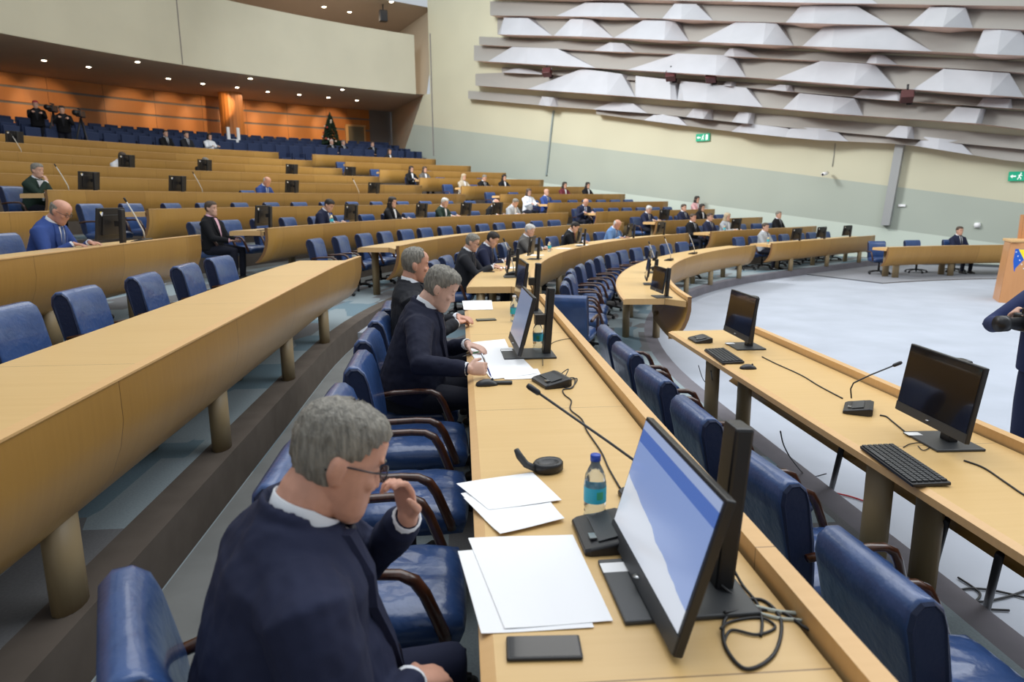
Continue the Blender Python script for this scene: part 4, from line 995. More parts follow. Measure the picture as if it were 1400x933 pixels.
def monitor(label, lit=None, crest=True, group='desk screens', gap=.11, zc=.255, tilt=8):
    r = thing('monitor', label, 'monitor', (0, 0, -55), 0, group)
    T = Matrix.Rotation(math.radians(-tilt), 3, 'X')
    def tb(mb, c, sz): c = T @ Vector(c); mb.box((c[0], c[1], c[2]+zc), sz, T)
    mb = MB(); tb(mb, (0, 0, .0), (.535, .022, .345)); tb(mb, (0, .018, -.01), (.36, .02, .22)); hs = part('housing', mb, BLACK, r, bevel=.004)
    mb = MB(); c = [T @ Vector(p) for p in ((-.258, -.0125, -.125), (.258, -.0125, -.125), (.258, -.0125, .163), (-.258, -.0125, .163))]
    mb.quad(*[(p[0], p[1], p[2]+zc) for p in c], [(0, 0), (1, 0), (1, 1), (0, 1)]); part('screen', mb, lit or SCREEN, r)
    mb = MB(); tb(mb, (0, -.0118, -.148), (.53, .004, .042)); part('chin_bar', mb, DKGREY, r)
    mb = MB(); c = T @ Vector((0, -.0145, -.148)); mb.lathe((0, c[1], c[2]+zc), [(.011, -.001), (.011, .001)], 16); part('round_badge', mb, METAL, r)
    mb = MB(); Tc = Matrix.Rotation(math.radians(-4), 3, 'X'); mb.box((0, gap+.02, .205), (.075, .045, .40), Tc); part('stand_column', mb, BLACK, r, bevel=.008)
    mb = MB(); mb.box((0, gap*.75+.012, zc+.0), (.06, gap*.5+.01, .06)); part('mount', mb, BLACK, r)
    mb = MB(); mb.box((0, .05 if gap < .12 else .035, .006), (.27, .23 if gap < .12 else .31, .012)); part('base_plate', mb, DKGREY, r, bevel=.004)
    if crest:
        mb = MB(); z = .335; y = .032-.05+.028
        c = T @ Vector((.19, .0112, .12)); x0, y0_, z0 = c[0], c[1]+.0005, c[2]+zc
        mb.poly([(x0+p[0]*.028, y0_+.0008, z0+p[1]*.032) for p in ((-1, 1), (-1, -.2), (0, -1.1), (1, -.2), (1, 1))][::-1]); st = part('crest_sticker', mb, STICK, r)
        mb = MB(); mb.poly([(x0+p[0]*.022, y0_+.0016, z0+p[1]*.026) for p in ((-1, 1), (-1, -.2), (0, -1.0))][::-1]); part('crest_blue', mb, BADGE_B, st)
        mb = MB(); mb.poly([(x0+p[0]*.022, y0_+.0016, z0+p[1]*.026) for p in ((-.7, 1), (1, 1), (1, -.4))][::-1]); part('crest_yellow', mb, BADGE_Y, st)
    else:
        mb = MB(); mb.box((-.09, -.04 if gap < .12 else -.085, .0125), (.045, .07, .001)); part('sticker', mb, STICK, r)
    return freeze(r)
MON = monitor('x', zc=.25); MON['proto'] = 1; MON.scale = (.86, .86, .86)
def put_mon(k, s, off, label, rot=0, loc=None):
    q = pos(rim(k)+off, s); return dup(MON, loc or (q[0], q[1], zrim(k)-.04), rz_face(s)+rot, label, 'desk screens')
DT = zrim(0)-.04; DF = zrim(-1)-.04
big = monitor('lit computer screen with blue picture on the near desk, closest to the camera', SCREEN_BLUE, False, zc=.176, tilt=16, gap=.14); big.location = (.346, 1.51, DT); big.rotation_euler = (0, 0, -PI/2+.10)
m2 = monitor('switched-on grey screen in front of the man who writes', SCREEN_DIM, False, zc=.215, tilt=15, gap=.14); m2.location = (.06, 4.1, DT); m2.rotation_euler = (0, 0, -PI/2+.10)
m3 = monitor('black screen at the far end of the near desk', None, False); m3.location = (.08, 5.75, DT); m3.rotation_euler = (0, 0, -PI/2+.1)
fm = monitor('dark switched-off screen on the right-hand desk, nearest', SCREEN, False, gap=.07); fm.location = (2.0, 3.16, DF); fm.rotation_euler = (0, 0, -PI/2+.03)
fm2 = monitor('dark screen at the far end of the right-hand desk', SCREEN, False, gap=.07); fm2.location = (1.79, 5.38, DF); fm2.rotation_euler = (0, 0, -PI/2+.05)
for k, s, off, lb, rot in ((0, 1.86, .32, 'slim black screen seen edge-on before the grey-haired typist', .1), (0, 4.45, .32, 'black screen seen edge-on beside the white-haired person, second row', 0), (0, 7.68, .34, 'black screen between the red-tie man and the bald man, second row', .2),
                    (0, 10.42, .34, 'black screen with crest sticker, before the navy-suited man with laptop', .2), (-1, 1.75, .32, 'screen seen edge-on at the near end of the front row middle block', .15), (-1, 3.2, .32, 'second screen of the front row middle block, edge-on', 0), (-1, 5.0, .32, 'third screen of the front row middle block, edge-on', 0),
                    (-1, 15.64, .32, 'screen among chairs, left of three in the front row far block', 0), (-1, 16.9, .32, 'screen in the middle of three, front row far block', 0), (-1, 18.32, .32, 'screen near the right end of the front row far block', 0),
                    (0, 15.5, .32, 'black screen on the second row far block', 0), (0, 11.98, .35, 'black screen with crest sticker by the middle aisle, second row', .2), (1, 14.75, .32, 'black screen before the man with laptop, third row', 0),
                    (2, .34, .30, 'black screen with crest sticker beside the bald man in blue, fourth row', -.05), (2, 3.24, .30, 'black screen with crest sticker beside the pink-shirt person, fourth row', 0), (2, 5.56, .30, 'black screen right of the young dark-haired man, fourth row', 0), (2, 7.74, .30, 'black screen right of the long-haired woman, fourth row', 0), (2, 9.22, .30, 'black screen right of the white-haired green-top person, fourth row', 0), (2, 10.3, .30, 'black screen before the bowing bald man, fourth row', 0),
                    (4, 3.92, .30, 'black screen with crest sticker right of the chin-resting man, sixth row', 0), (4, 5.34, .30, 'black screen left of the bald man in blue, sixth row', 0), (4, 7.66, .30, 'black screen right of the bald man in blue, sixth row', 0), (4, 9.68, .30, 'black screen with papers near the aisle, sixth row', 0),
                    (6, 6.7, .30, 'black screen hiding the white-shirted man, eighth row', 0), (6, 8.04, .30, 'black screen hiding the grey-haired man, eighth row', 0), (6, 9.8, .30, 'black screen standing alone, eighth row', 0), (6, 11.14, .30, 'black screen near the aisle end, eighth row', 0), (8, 6.62, .30, 'black screen at the left edge of the picture, tenth row', 0)):
    put_mon(k, s, off, lb, rot)
# ------------------------------------------------------------------ conference microphones
def tri_loft(mb, a, b, h0, h1, c):
    pass
WSTEM_ = mat('pale_stem', (.62, .60, .55), .4)
def mic_unit(label, loc, rz, stem=None, head=True, col=DKGREY, stemcol=DKGREY, body=True):
    r = thing('conference_microphone', label, 'microphone', loc, rz, 'conference microphones')
    if body:
        mb = MB(); w = .10; rings = []
        for y, z0, z1, ww in ((-.075, .002, .016, .094), (-.06, 0, .022, .10), (0, 0, .034, .10), (.05, 0, .044, .098), (.07, .004, .040, .09)):
            rings.append([(-ww, y, z0), (ww, y, z0), (ww, y, z1-.004), (ww-.006, y, z1), (-ww+.006, y, z1), (-ww, y, z1-.004)])
        mb.loft(rings, smooth=False); bd = part('base', mb, BLACK, r, bevel=.003)
        mb = MB(); mb.box((0, -.005, .0365), (.15, .06, .003), Matrix.Rotation(math.radians(13), 3, 'X')); part('key_panel', mb, col, r)
        mb = MB(); mb.box((.045, -.045, .031), (.03, .018, .004)); part('button', mb, METAL, r)
    if stem:
        mb = MB(); mb.tube(stem, .0042 if stemcol is not WSTEM_ else .007, 8); part('gooseneck', mb, stemcol, r)
        d = (Vector(stem[-1])-Vector(stem[-2])).normalized(); e_ = Vector(stem[-1]); mb = MB(); mb.tube([e_-d*.005, e_, e_+d*.035, e_+d*.045], [.006, .0095, .0105, .008], 10); part('microphone_head', mb, BLACK, r)
    return r
mic_unit('black microphone base with curling cable beside the writing man', (.20, 3.42, DT), -PI/2+.35)
mic_unit('microphone hidden behind the lit screen, long stem reaching over the bottle', (.42, 1.98, DT), -PI/2+.2, [(0, 0, .04), (-.02, -.02, .10), (.12, -.16, .20), (.30, -.33, .31)] if False else [(0, .02, .04), (-.02, .01, .09), (-.10, -.10, .17), (-.26, -.29, .30)])
l_ = at_z(1174, 562, DF); Ri = Matrix.Rotation(PI/2+.5, 3, 'Z')
st_ = [Ri @ (at_z(x, y, DF+h)-l_) for x, y, h in ((1164, 545, .04), (1163, 532, .09), (1167, 524, .13), (1190, 513, .18), (1222, 500, .235))]
mic_unit('microphone with upright bent stem on the right-hand desk', tuple(l_), -PI/2-.5, st_)
mic_unit('black curved microphone box peeping out at the lower left of the lit screen', (.25, 1.77, DT), -PI/2+.1)
mic_unit('black microphone base left of the far screen on the right-hand desk', (1.55, 5.62, DF), -PI/2+.1)
WSTEM = mat('pale_stem', (.62, .60, .55), .4)
for k, s, lb in ((0, 2.1, 'black microphone box before the grey-haired typist'), (2, .80, 'microphone with pale slanting stem, fourth row near block'), (4, 3.6, 'microphone with pale slanting stem, left part of the sixth row'), (4, 5.76, 'microphone with pale slanting stem, middle of the sixth row'), (4, 9.26, 'microphone with pale slanting stem before the aisle, sixth row'), (7, 6.0, 'microphone with pale slanting stem, left edge of the ninth row'), (-1, 5.75, 'tall pale microphone stem, front row middle block'), (-1, 7.6, 'second tall pale microphone stem, front row middle block'), (-1, 9.6, 'tall pale microphone stem near the end of the front row middle block')):
    q = pos(rim(k)+.3, s); mic_unit(lb, (q[0], q[1], zrim(k)-.04), rz_face(s), [(0, .03, .04), (.01, .03, .12), (.05, -.02, .28), (.09, -.07, .42)], stemcol=WSTEM)
# ------------------------------------------------------------------ keyboard, mouse
def keyboard(label, loc, rz):
    r = thing('keyboard', label, 'keyboard', loc, rz)
    mb = MB(); mb.box((0, 0, .010), (.45, .155, .014), Matrix.Rotation(.05, 3, 'X')); part('case', mb, BLACK, r, bevel=.003)
    mb = MB(); T = Matrix.Rotation(.05, 3, 'X')
    for j in range(6):
        for i in range(21):
            if i in (15, 19) and j != 0: pass
            if j == 0 and 4 <= i <= 9:
                if i == 4: c = T @ Vector((-.213+.0205*6.5, -.062+j*.0245, .009)); mb.box((c[0], c[1], c[2]+.0115), (.118, .018, .006), T)
                continue
            c = T @ Vector((-.213+.0205*i+.003, -.062+j*.0245, .009)); mb.box((c[0], c[1], c[2]+.0115), (.0165, .0185, .006), T)
    kk = part('keys', mb, mat('key_grey', (.03, .032, .036), .5), r); kk['kind'] = 'stuff'
    return r
keyboard('black keyboard before the dark screen on the right-hand desk', (1.69, 2.86, DF), -PI/2-.02)
keyboard('black keyboard under the far screen of the right-hand desk', (1.56, 5.02, DF), -PI/2+.02)
def mouse(label, loc, rz):
    r = thing('computer_mouse', label, 'mouse', loc, rz); mb = MB(); mb.loft([[((.016+.016*math.sin(PI*t)**.5)*math.cos(a)*(1 if t > .02 else .3), -.055+.11*t, max(0, (.010+.024*math.sin(PI*t)**.7)*max(0, math.sin(a)))) for a in [2*PI*j/16 for j in range(16)]] for t in (0, .05, .2, .4, .6, .8, .95, 1)]); part('shell', mb, BLACK, r)
    mb = MB(); mb.tube([(-.004, .03, .030), (.004, .03, .030)], .006, 8); part('wheel', mb, DKGREY, r); return r
mouse('black mouse at the writing man\'s right elbow on the near desk', (-.13, 3.40, DT), -PI/2+.2)
mouse('black mouse beside the far keyboard on the right-hand desk', (1.62, 4.66, DF), -PI/2)
# ------------------------------------------------------------------ phones
def phone(label, loc, rz, screen=SCREEN):
    r = thing('smartphone', label, 'phone', loc, rz); mb = MB(); mb.box((0, 0, .005), (.076, .155, .009)); part('case', mb, BLACK, r, bevel=.004)
    mb = MB(); mb.quad((-.034, -.072, .0100), (.034, -.072, .0100), (.034, .072, .0100), (-.034, .072, .0100)); part('display', mb, screen, r)
    mb = MB(); mb.box((.0385, -.0, .005), (.001, .03, .002)); part('side_button', mb, METAL, r); return r
phone('black smartphone lying face up on the near desk beside the big screen', (.06, 1.285, DT), PI/2+.02)
phone('dark smartphone at the far end of the near desk beside the papers', (-.20, 5.35, DT), PI/2+.2)
phone('phone lying before the grey-haired typist, second row', (*[float(v) for v in pos(.62, 2.45)], DT), PI/2)
mb = MB(); mb.box((0, 0, .008), (.10, .035, .016)); o = part('spectacle_case', mb, BLACK, None, bevel=.006); o.location = (-.05, 3.42, DT); tag(o, 'black case lying just behind the mouse of the writing man', 'case')
# the black earpiece
r = thing('earpiece', 'black folding earpiece lying open between bottle and papers', 'headset', (.12, 2.26, DT), .5)
mb = MB(); mb.loft([[(.055*math.cos(a)*s_, .045*math.sin(a)*s_, z) for a in [2*PI*j/20 for j in range(20)]] for z, s_ in ((0, .8), (.006, 1), (.028, 1.0), (.036, .88), (.030, .66), (.022, .5))]); part('ear_cup', mb, BLACK, r)
mb = MB(); mb.tube([(-.045, .0, .014), (-.075, .02, .03), (-.095, .03, .06), (-.105, .035, .085)], [.012, .013, .013, .009], 8); part('arm', mb, DKGREY, r)
# ------------------------------------------------------------------ bottles
WATER = mat('clear_plastic', (.85, .93, .97), .05, trans=.92, spec=.5); CAPB = mat('blue_cap', (.01, .06, .42), .4); LABELT = mat('turquoise_label', (.03, .45, .62), .45); LABELG = mat('label_green', (.05, .40, .22), .5)
def bottle(label, loc, cap=CAPB, lab=LABELT, proto=None):
    r = thing('water_bottle', label, 'bottle', loc, random.uniform(0, 6), 'small water bottles')
    mb = MB(); prof = [(.026, 0), (.031, .004), (.032, .02), (.0295, .026), (.032, .032), (.0295, .04), (.032, .048), (.032, .12), (.030, .130), (.028, .142), (.019, .162), (.0135, .172), (.0125, .186)]; mb.lathe((0, 0, 0), prof, 24); part('shell', mb, WATER, r)
    mb = MB(); mb.lathe((0, 0, .183), [(.0150, 0), (.0150, .016), (.0138, .018)], 20); part('cap', mb, cap, r)
    mb = MB(); pr = [(.0325, .062), (.0325, .108)]; n = 24; vs = [(rr*math.cos(2*PI*j/n), rr*math.sin(2*PI*j/n), z) for rr, z in pr for j in range(n)]; mb.add(vs, [(j, (j+1) % n, n+(j+1) % n, n+j) for j in range(n)], smooth=True); lb_ = part('label', mb, lab, r)
    mb = MB(); vs = [(.0328*math.cos(a), .0328*math.sin(a), z) for z in (.075, .098) for a in [(-.9+.6*j/5) for j in range(6)]]; mb.add(vs, [(j, j+1, 7+j, 6+j) for j in range(5)]); part('label_mark', mb, LABELG, lb_)
    return r
bottle('small water bottle with blue cap and turquoise label beside the near screen', (.235, 1.88, DT))
bottle('water bottle with turquoise label at the far end of the near desk', (.02, 5.28, DT), cap=mat('white_cap', (.8, .8, .82), .4))
bottle('water bottle standing behind the screen of the writing man', (.16, 4.22, DT))
for k, s, off, lb in ((0, 6.1, .42, 'water bottle before the white-haired person, second row'), (2, 5.0, .30, 'small bottle left of the young dark-haired man, fourth row'), (0, 15.0, .35, 'small bottle on the second row far block'), (-1, 14.3, .35, 'bottle beside the thin man in light grey, front row')):
    q = pos(rim(k)+off, s); bottle(lb, (q[0], q[1], zrim(k)-.04))
# ------------------------------------------------------------------ papers: every sheet its own
def sheet(label, pts, z, curlz=0, group=None, loc=None):
    cx = sum(p[0] for p in pts)/4; cy = sum(p[1] for p in pts)/4; mb = MB(); n = 8
    P_ = [Vector((p[0]-cx, p[1]-cy, 0)) for p in pts]
    vs = []
    for i in range(n+1):
        for j in range(n+1):
            u, v = i/n, j/n; p = (P_[0]*(1-u)+P_[1]*u)*(1-v)+(P_[3]*(1-u)+P_[2]*u)*v
            vs.append((p.x, p.y, curlz*max(0, v-.6)**2*4+.001*math.sin(5*u+3*v)))
    fs = [(i*(n+1)+j, (i+1)*(n+1)+j, (i+1)*(n+1)+j+1, i*(n+1)+j+1) for i in range(n) for j in range(n)]
    mb.add(vs, fs); o = part('paper_sheet', mb, PAPER, None); sd = o.modifiers.new('t', 'SOLIDIFY'); sd.thickness = .0006
    o.location = (cx, cy, z); tag(o, label, 'paper', group); return o
def quad_px(p): return [tuple(at_z(x, y, DT))[:2] for x, y in p]
sheet('white sheet, upper one of the big pair in front of the nearest man', quad_px([(640, 738), (783, 733), (838, 852), (690, 862)]), DT+.004)
sheet('white sheet, lower one of the big pair in front of the nearest man', quad_px([(626, 755), (770, 745), (812, 860), (658, 868)]), DT+.002)
sheet('white sheet on top of the fanned papers behind the big pair', quad_px([(624, 664), (728, 648), (768, 687), (668, 700)]), DT+.006)
sheet('white sheet fanned to the right behind the big pair of sheets', quad_px([(634, 683), (735, 665), (772, 714), (684, 735)]), DT+.004, .01)
sheet('lowest white sheet of the fanned papers near the desk edge', quad_px([(630, 676), (730, 656), (760, 712), (676, 726)]), DT+.002)
sheet('white sheet under the writing hand', quad_px([(640, 480), (700, 476), (735, 512), (672, 520)]), DT+.004)
sheet('white paper behind the writing hand, half under the screen', quad_px([(636, 470), (690, 464), (702, 490), (650, 494)]), DT+.002)
sheet('white paper beside the mouse, near side of the writing man', quad_px([(684, 506), (735, 505), (742, 518), (690, 520)]), DT+.003)
sheet('white paper at the far end of the near desk', quad_px([(632, 412), (672, 411), (674, 424), (634, 424)]), DT+.002)
for k, s, off, lb in ((0, 3.0, .45, 'papers before the grey-haired typist'), (0, 5.2, .45, 'papers beside the white-haired person, second row'), (0, 8.0, .4, 'papers before the red-tie man, second row'), (2, 13.9, .45, 'white papers on the aisle desk of the bald man, fourth row'), (0, 6.9, .4, 'loose paper right of the white-haired person')):
    c = pos(rim(k)+off, s); a = rz_face(s)+ra(.2); R2 = [(-.105, -.15), (.105, -.15), (.105, .15), (-.105, .15)]; pp = [(c[0]+x*math.cos(a)-y*math.sin(a), c[1]+x*math.sin(a)+y*math.cos(a)) for x, y in R2]; sheet(lb, pp, zrim(k)-.036)
# pens
def pen(label, a, b, m_, capm):
    r = thing('pen', label, 'pen', tuple(a), 0); v = Vector(b)-Vector(a); mb = MB(); mb.tube([(0, 0, 0), v*.1, v*.95, v], [.0012, .0038, .0042, .003], 8); part('barrel', mb, m_, r)
    mb = MB(); mb.tube([v*.62, v*.98], [.0048, .0048], 8); part('cap', mb, capm, r); return r
a, b_ = at_z(632, 488, DT+.006), at_z(655, 481, DT+.006); pen('green and black pen beside the writing man', a, b_, BLACK, mat('green_cap', (.02, .4, .08), .4))
# ------------------------------------------------------------------ cables
CAB = mat('black_cable', (.012, .012, .014), .5); CABG = mat('grey_cable', (.42, .45, .40), .5); CABR = mat('red_cable', (.42, .02, .03), .5)
def smooth_path(pts, n=8):
    out = []; P_ = [Vector(p) for p in pts]; P_ = [P_[0]]+P_+[P_[-1]]
    for i in range(1, len(P_)-2):
        for j in range(n):
            t = j/n; a, b, c, d = P_[i-1:i+3]; out.append(.5*((2*b)+(-a+c)*t+(2*a-5*b+4*c-d)*t*t+(-a+3*b-3*c+d)*t**3))
    return out+[P_[-2]]
def cable(label, pts, r_=.003, m_=CAB):
    mb = MB(); mb.tube(smooth_path(pts), r_, 7); o = part('cable', mb, m_, None); return tag(o, label, 'cable')
def pz(px, z): return [tuple(at_z(x, y, z+(h if h else 0))) for x, y, *hh in px for h in [hh[0] if hh else 0]]
z0 = DT+.004
cable('black cable looping from the back of the near screen across the desk', pz([(985, 800, .02), (1010, 818), (1045, 822), (1068, 850), (1058, 895), (1020, 915), (992, 885), (990, 850), (1005, 838)], z0), .004)
cable('black cable running from the near screen to the desk rail', pz([(990, 838, .01), (1030, 834), (1070, 838), (1100, 858), (1140, 878), (1180, 912), (1190, 935)], z0), .004)
cable('black cable arching behind the near screen', pz([(998, 770, .03), (1015, 800), (1035, 825), (1042, 850), (1040, 870)], z0), .0035)
cable('pale grey cable curving along the rail behind the near screen', pz([(1000, 822), (1060, 836), (1105, 842), (1140, 862), (1165, 892), (1168, 915)], z0), .005, CABG)
cable('second pale grey cable beside the first near the rail', pz([(1002, 828), (1060, 845), (1100, 850), (1135, 870), (1158, 900)], z0), .004, CABG)
cable('thin black cable knotted at the foot of the near screen', pz([(985, 860, .01), (1000, 850), (1040, 845), (1060, 858), (1035, 868), (1000, 862), (990, 880)], z0), .003)
cable('wavy black cable from the microphone base along the near desk', pz([(766, 520, .01), (785, 517), (783, 530), (770, 533), (772, 540), (781, 548), (780, 560), (795, 573), (803, 590), (822, 618), (832, 640), (848, 668)], z0), .003)
cable('black cable curling beside the microphone base', pz([(765, 513, .02), (777, 505, .03), (772, 520, .01), (789, 518), (780, 531), (766, 526), (768, 518)], z0), .0028)
cable('thin cable from the screen of the writing man to the rail', pz([(742, 500, .01), (744, 484), (757, 468), (785, 463), (800, 468)], z0), .0022)
zf_ = DF+.004
cable('black cable between the far screen and the microphone on the right-hand desk', pz([(1042, 488), (1060, 497), (1095, 513), (1120, 528), (1152, 545)], zf_), .004)
cable('black cable from the microphone to the nearest screen, right-hand desk', pz([(1203, 568), (1212, 570), (1222, 578), (1250, 600), (1275, 612)], zf_), .004)
cable('black cables trailing right from the nearest screen of the right-hand desk', pz([(1318, 630), (1345, 640), (1375, 660), (1402, 678), (1430, 690)], zf_), .004)
cable('thin cable coiled between keyboard and screen', pz([(1235, 612), (1245, 607), (1262, 606), (1270, 612), (1262, 616), (1255, 610)], zf_), .0022)
cable('black cable hanging under the right-hand desk', [tuple(at_z(1067, 590, DF-.06)), tuple(at_z(1072, 610, DF-.25)), tuple(at_z(1085, 632, DF-.45)), tuple(at_z(1105, 652, .03)), tuple(at_z(1130, 648, .03))], .004)
cable('thin dark cable hanging from the near corner of the right-hand desk', [tuple(at_z(972, 507, DF-.06)), tuple(at_z(975, 530, DF-.4)), tuple(at_z(978, 556, .2))], .004)
cable('second thin dark cable hanging below the right-hand desk', [tuple(at_z(955, 500, DF-.06)), tuple(at_z(962, 520, DF-.3)), tuple(at_z(976, 535, DF-.5))], .003)
cable('red cable on the pale floor under the right-hand desk', pz([(1100, 650), (1115, 660), (1135, 672), (1165, 680), (1200, 692)], .01), .006, CABR)
for i, pp in enumerate(([(1300, 810), (1325, 805), (1360, 808), (1410, 820)], [(1290, 800), (1330, 822), (1370, 818), (1410, 805)], [(1310, 790), (1340, 812), (1330, 830), (1380, 835)])):
    cable('black cable strand lying on the floor at the lower right, %s of three' % ORD[i+1], pz(pp, .01), .006)
# trestle legs of the folding stand beneath the right-hand desk
for i, (a, b_) in enumerate((((1144, 640), (1134, 680)), ((1190, 675), (1194, 700)), ((1203, 690), (1195, 728)), ((1285, 745), (1272, 795)), ((1260, 725), (1262, 742)), ((1358, 795), (1345, 848)))):
    p2 = at_z(b_[0], b_[1], .02); p1 = at_z(a[0], a[1], .35); p1 = p2+(p1-p2)*1.6 if (p1-p2).length < .6 else p2+Vector((.05, .1, .55)); mb = MB(); mb.tube([p1, p2], .018, 10); o = part('stand_leg', mb, BLACK, None); tag(o, 'black metal rod leg seen under the right-hand desk, %s from the left' % ORD[i+1], 'leg')
# ------------------------------------------------------------------ lectern with the coat of arms
lx_, ly_ = 10.05, 13.75
r = thing('lectern', 'tall orange-brown wooden lectern with blue and yellow coat of arms', 'lectern', (lx_, ly_, 0), math.atan2(-lx_, -ly_)+PI+.0)
LW = wood('lectern_wood', (.50, .22, .085), (.62, .31, .13), .8)
r.rotation_euler = (0, 0, -.40)
mb = MB(); h = 1.17
bot = [(-.36, -.30), (.14, -.44), (.62, -.05), (.50, .40), (-.32, .40)]; topp = [(-.28, -.24), (.14, -.38), (.60, -.02), (.48, .36), (-.25, .36)]
n = 5
for i in range(n):
    a, b_, c, d = bot[i], bot[(i+1) % n], topp[(i+1) % n], topp[i]; mb.quad((*a, 0), (*b_, 0), (*c, h), (*d, h), [(i, 0), (i+.7, 0), (i+.7, 1.1), (i, 1.1)])
mb.poly([(*p, h) for p in topp]); part('body', mb, LW, r)
mb = MB(); mb.box((.10, .05, h+.03), (.76, .70, .05)); part('reading_top', mb, W_EDGE, r, bevel=.01)
mb = MB(); mb.box((.2, .3, h+.25), (.5, .06, .55)); part('rear_screen', mb, LW, r)
def onface(u, v, e=.004):
    a, b_, c, d = [Vector((*p, z)) for p, z in ((bot[0], 0), (bot[1], 0), (topp[1], h), (topp[0], h))]
    p = (a*(1-u)+b_*u)*(1-v)+(d*(1-u)+c*u)*v; nrm = (b_-a).cross(d-a).normalized(); return p+nrm*e
sh = [(.22, .90), (.22, .70), (.30, .54), (.48, .44), (.66, .54), (.76, .70), (.76, .90)]
mb = MB(); mb.poly([onface(u, v) for u, v in sh]); ar = part('coat_of_arms', mb, mat('arms_blue', (.01, .10, .50), .4), r)
mb = MB(); mb.poly([onface(u, v, .007) for u, v in ((.34, .895), (.755, .895), (.755, .60))]); part('yellow_triangle', mb, mat('arms_yellow', (.95, .75, .02), .4), ar)
for i in range(5):
    u, v = .27+.085*i, .85-.066*i; mb = MB(); pts = []
    for j in range(10): rr = .034 if j % 2 == 0 else .014; pts.append(onface(u+rr*math.sin(PI*j/5), v+rr*.45*math.cos(PI*j/5), .009))
    mb.poly(pts[::-1]); part('star', mb, mat('arms_white', (.9, .9, .9), .4), ar)
# ------------------------------------------------------------------ things on the right wall
EXG = mat('exit_green', (.0, .30, .16), .5, emit=(.0, .30, .17), estr=.3); EXW = mat('exit_white', (.9, .95, .9), .5, emit=(.9, 1, .95), estr=.25)
def exit_sign(px, py, label, w=.52, h=.26):
    q = on_wall(px, py, .06); r = thing('exit_sign', label, 'sign', tuple(q), math.atan2(DW[1], DW[0])+PI)
    mb = MB(); mb.box((0, 0, 0), (w, .05, h)); part('plate', mb, EXG, r)
    y = .0265; s_ = 1
    yy = .027 if (Matrix.Rotation(r.rotation_euler[2], 3, 'Z') @ Vector((0, 1, 0))).xy.dot(Vector(WN)) > 0 else -.027
    fl = 1 if yy < 0 else -1
    mb = MB()
    def q4_(x0, z0, x1, z1): mb.poly([(fl*x0, yy, z0), (fl*x1, yy, z0), (fl*x1, yy, z1), (fl*x0, yy, z1)])
    q4_(.12, -.09, .20, .09); part('door_symbol', mb, EXW, r)
    mb = MB(); 
    def stroke(a, b_, wd): v = Vector((b_[0]-a[0], b_[1]-a[1])).normalized(); n_ = (-v.y*wd, v.x*wd); mb.poly([(fl*(a[0]+n_[0]), yy, a[1]+n_[1]), (fl*(b_[0]+n_[0]), yy, b_[1]+n_[1]), (fl*(b_[0]-n_[0]), yy, b_[1]-n_[1]), (fl*(a[0]-n_[0]), yy, a[1]-n_[1])])
    stroke((.02, .05), (-.01, -.02), .016); stroke((.02, .04), (.06, .01), .008); stroke((.02, .04), (-.03, .02), .008); stroke((-.01, -.02), (.04, -.05), .01); stroke((.04, -.05), (.03, -.095), .009); stroke((-.01, -.02), (-.04, -.09), .01); mb.poly([(fl*(.03+.018*math.cos(2*PI*j/10)), yy, .08+.018*math.sin(2*PI*j/10)) for j in range(10)])
    part('running_figure', mb, EXW, r)
    mb = MB(); stroke((-.08, 0), (-.17, 0), .018); mb.poly([(fl*-.16, yy, .05), (fl*-.22, yy, 0), (fl*-.16, yy, -.05)]); part('arrow', mb, EXW, r)
    return r
exit_sign(961, 188, 'green exit sign in the middle of the right wall'); exit_sign(1394, 241, 'green exit sign at the right edge of the picture')
q = P3(OB-.1, 17.35, 0); 
for px, py, lb in ((748, 99, 'dark red spotlight under the baffles, leftmost'), (917, 104, 'black spotlight between the two middle baffles'), (972, 106, 'dark red spotlight under the middle baffle'), (1240, 132, 'dark red spotlight under the right-hand baffles')):
    q = on_wall(px, py, .9); r = thing('stage_spotlight', lb, 'spotlight', tuple(q), math.atan2(DW[1], DW[0])+.3)
    mb = MB(); mb.box((0, 0, 0), (.34, .30, .26), Matrix.Rotation(.5, 3, 'X')); part('housing', mb, mat('dark_red_metal', (.07, .012, .012), .5), r, bevel=.02)
    mb = MB(); mb.tube([(0, 0, .1), (0, 0, .34)], .03, 8); mb.box((0, 0, .12), (.42, .04, .04)); part('bracket', mb, BLACK, r)
    mb = MB(); mb.box((-.10, -.22, -.14), (.16, .03, .16), Matrix.Rotation(.5, 3, 'X')); part('shutter', mb, BLACK, r)
for (p1, p2, w_, lb, mm) in (((757, 151), (747, 240), .07, 'thin slanting grey duct on the left part of the right wall', mat('grey_duct', (.25, .30, .30), .5)), ((1231, 197), (1211, 308), .24, 'broad slanting grey duct on the right part of the wall', mat('grey_duct_light', (.33, .34, .34), .5))):
    a = on_wall(*p1, w_*.5); b_ = on_wall(*p2, w_*.5); v = (b_-a); al_ = Vector((DW[0], DW[1], 0)); nn_ = Vector((WN[0], WN[1], 0)); mb = MB()
    rings = [[c+al_*x*w_/2+nn_*y*w_/2 for x, y in ((-1, -1), (1, -1), (1, 1), (-1, 1))] for c in (a, b_)]
    mb.loft(rings, smooth=False); o = part('wall_duct', mb, mm, None); tag(o, lb, 'duct')
a = on_wall(1142, 196, .02); b_ = on_wall(1138, 228, .02); mb = MB(); mb.tube([a, b_], .012, 6); o = part('wall_cable', mb, mat('grey_wire', (.3, .3, .28), .5), None); tag(o, 'thin cable hanging down to the security camera', 'cable')
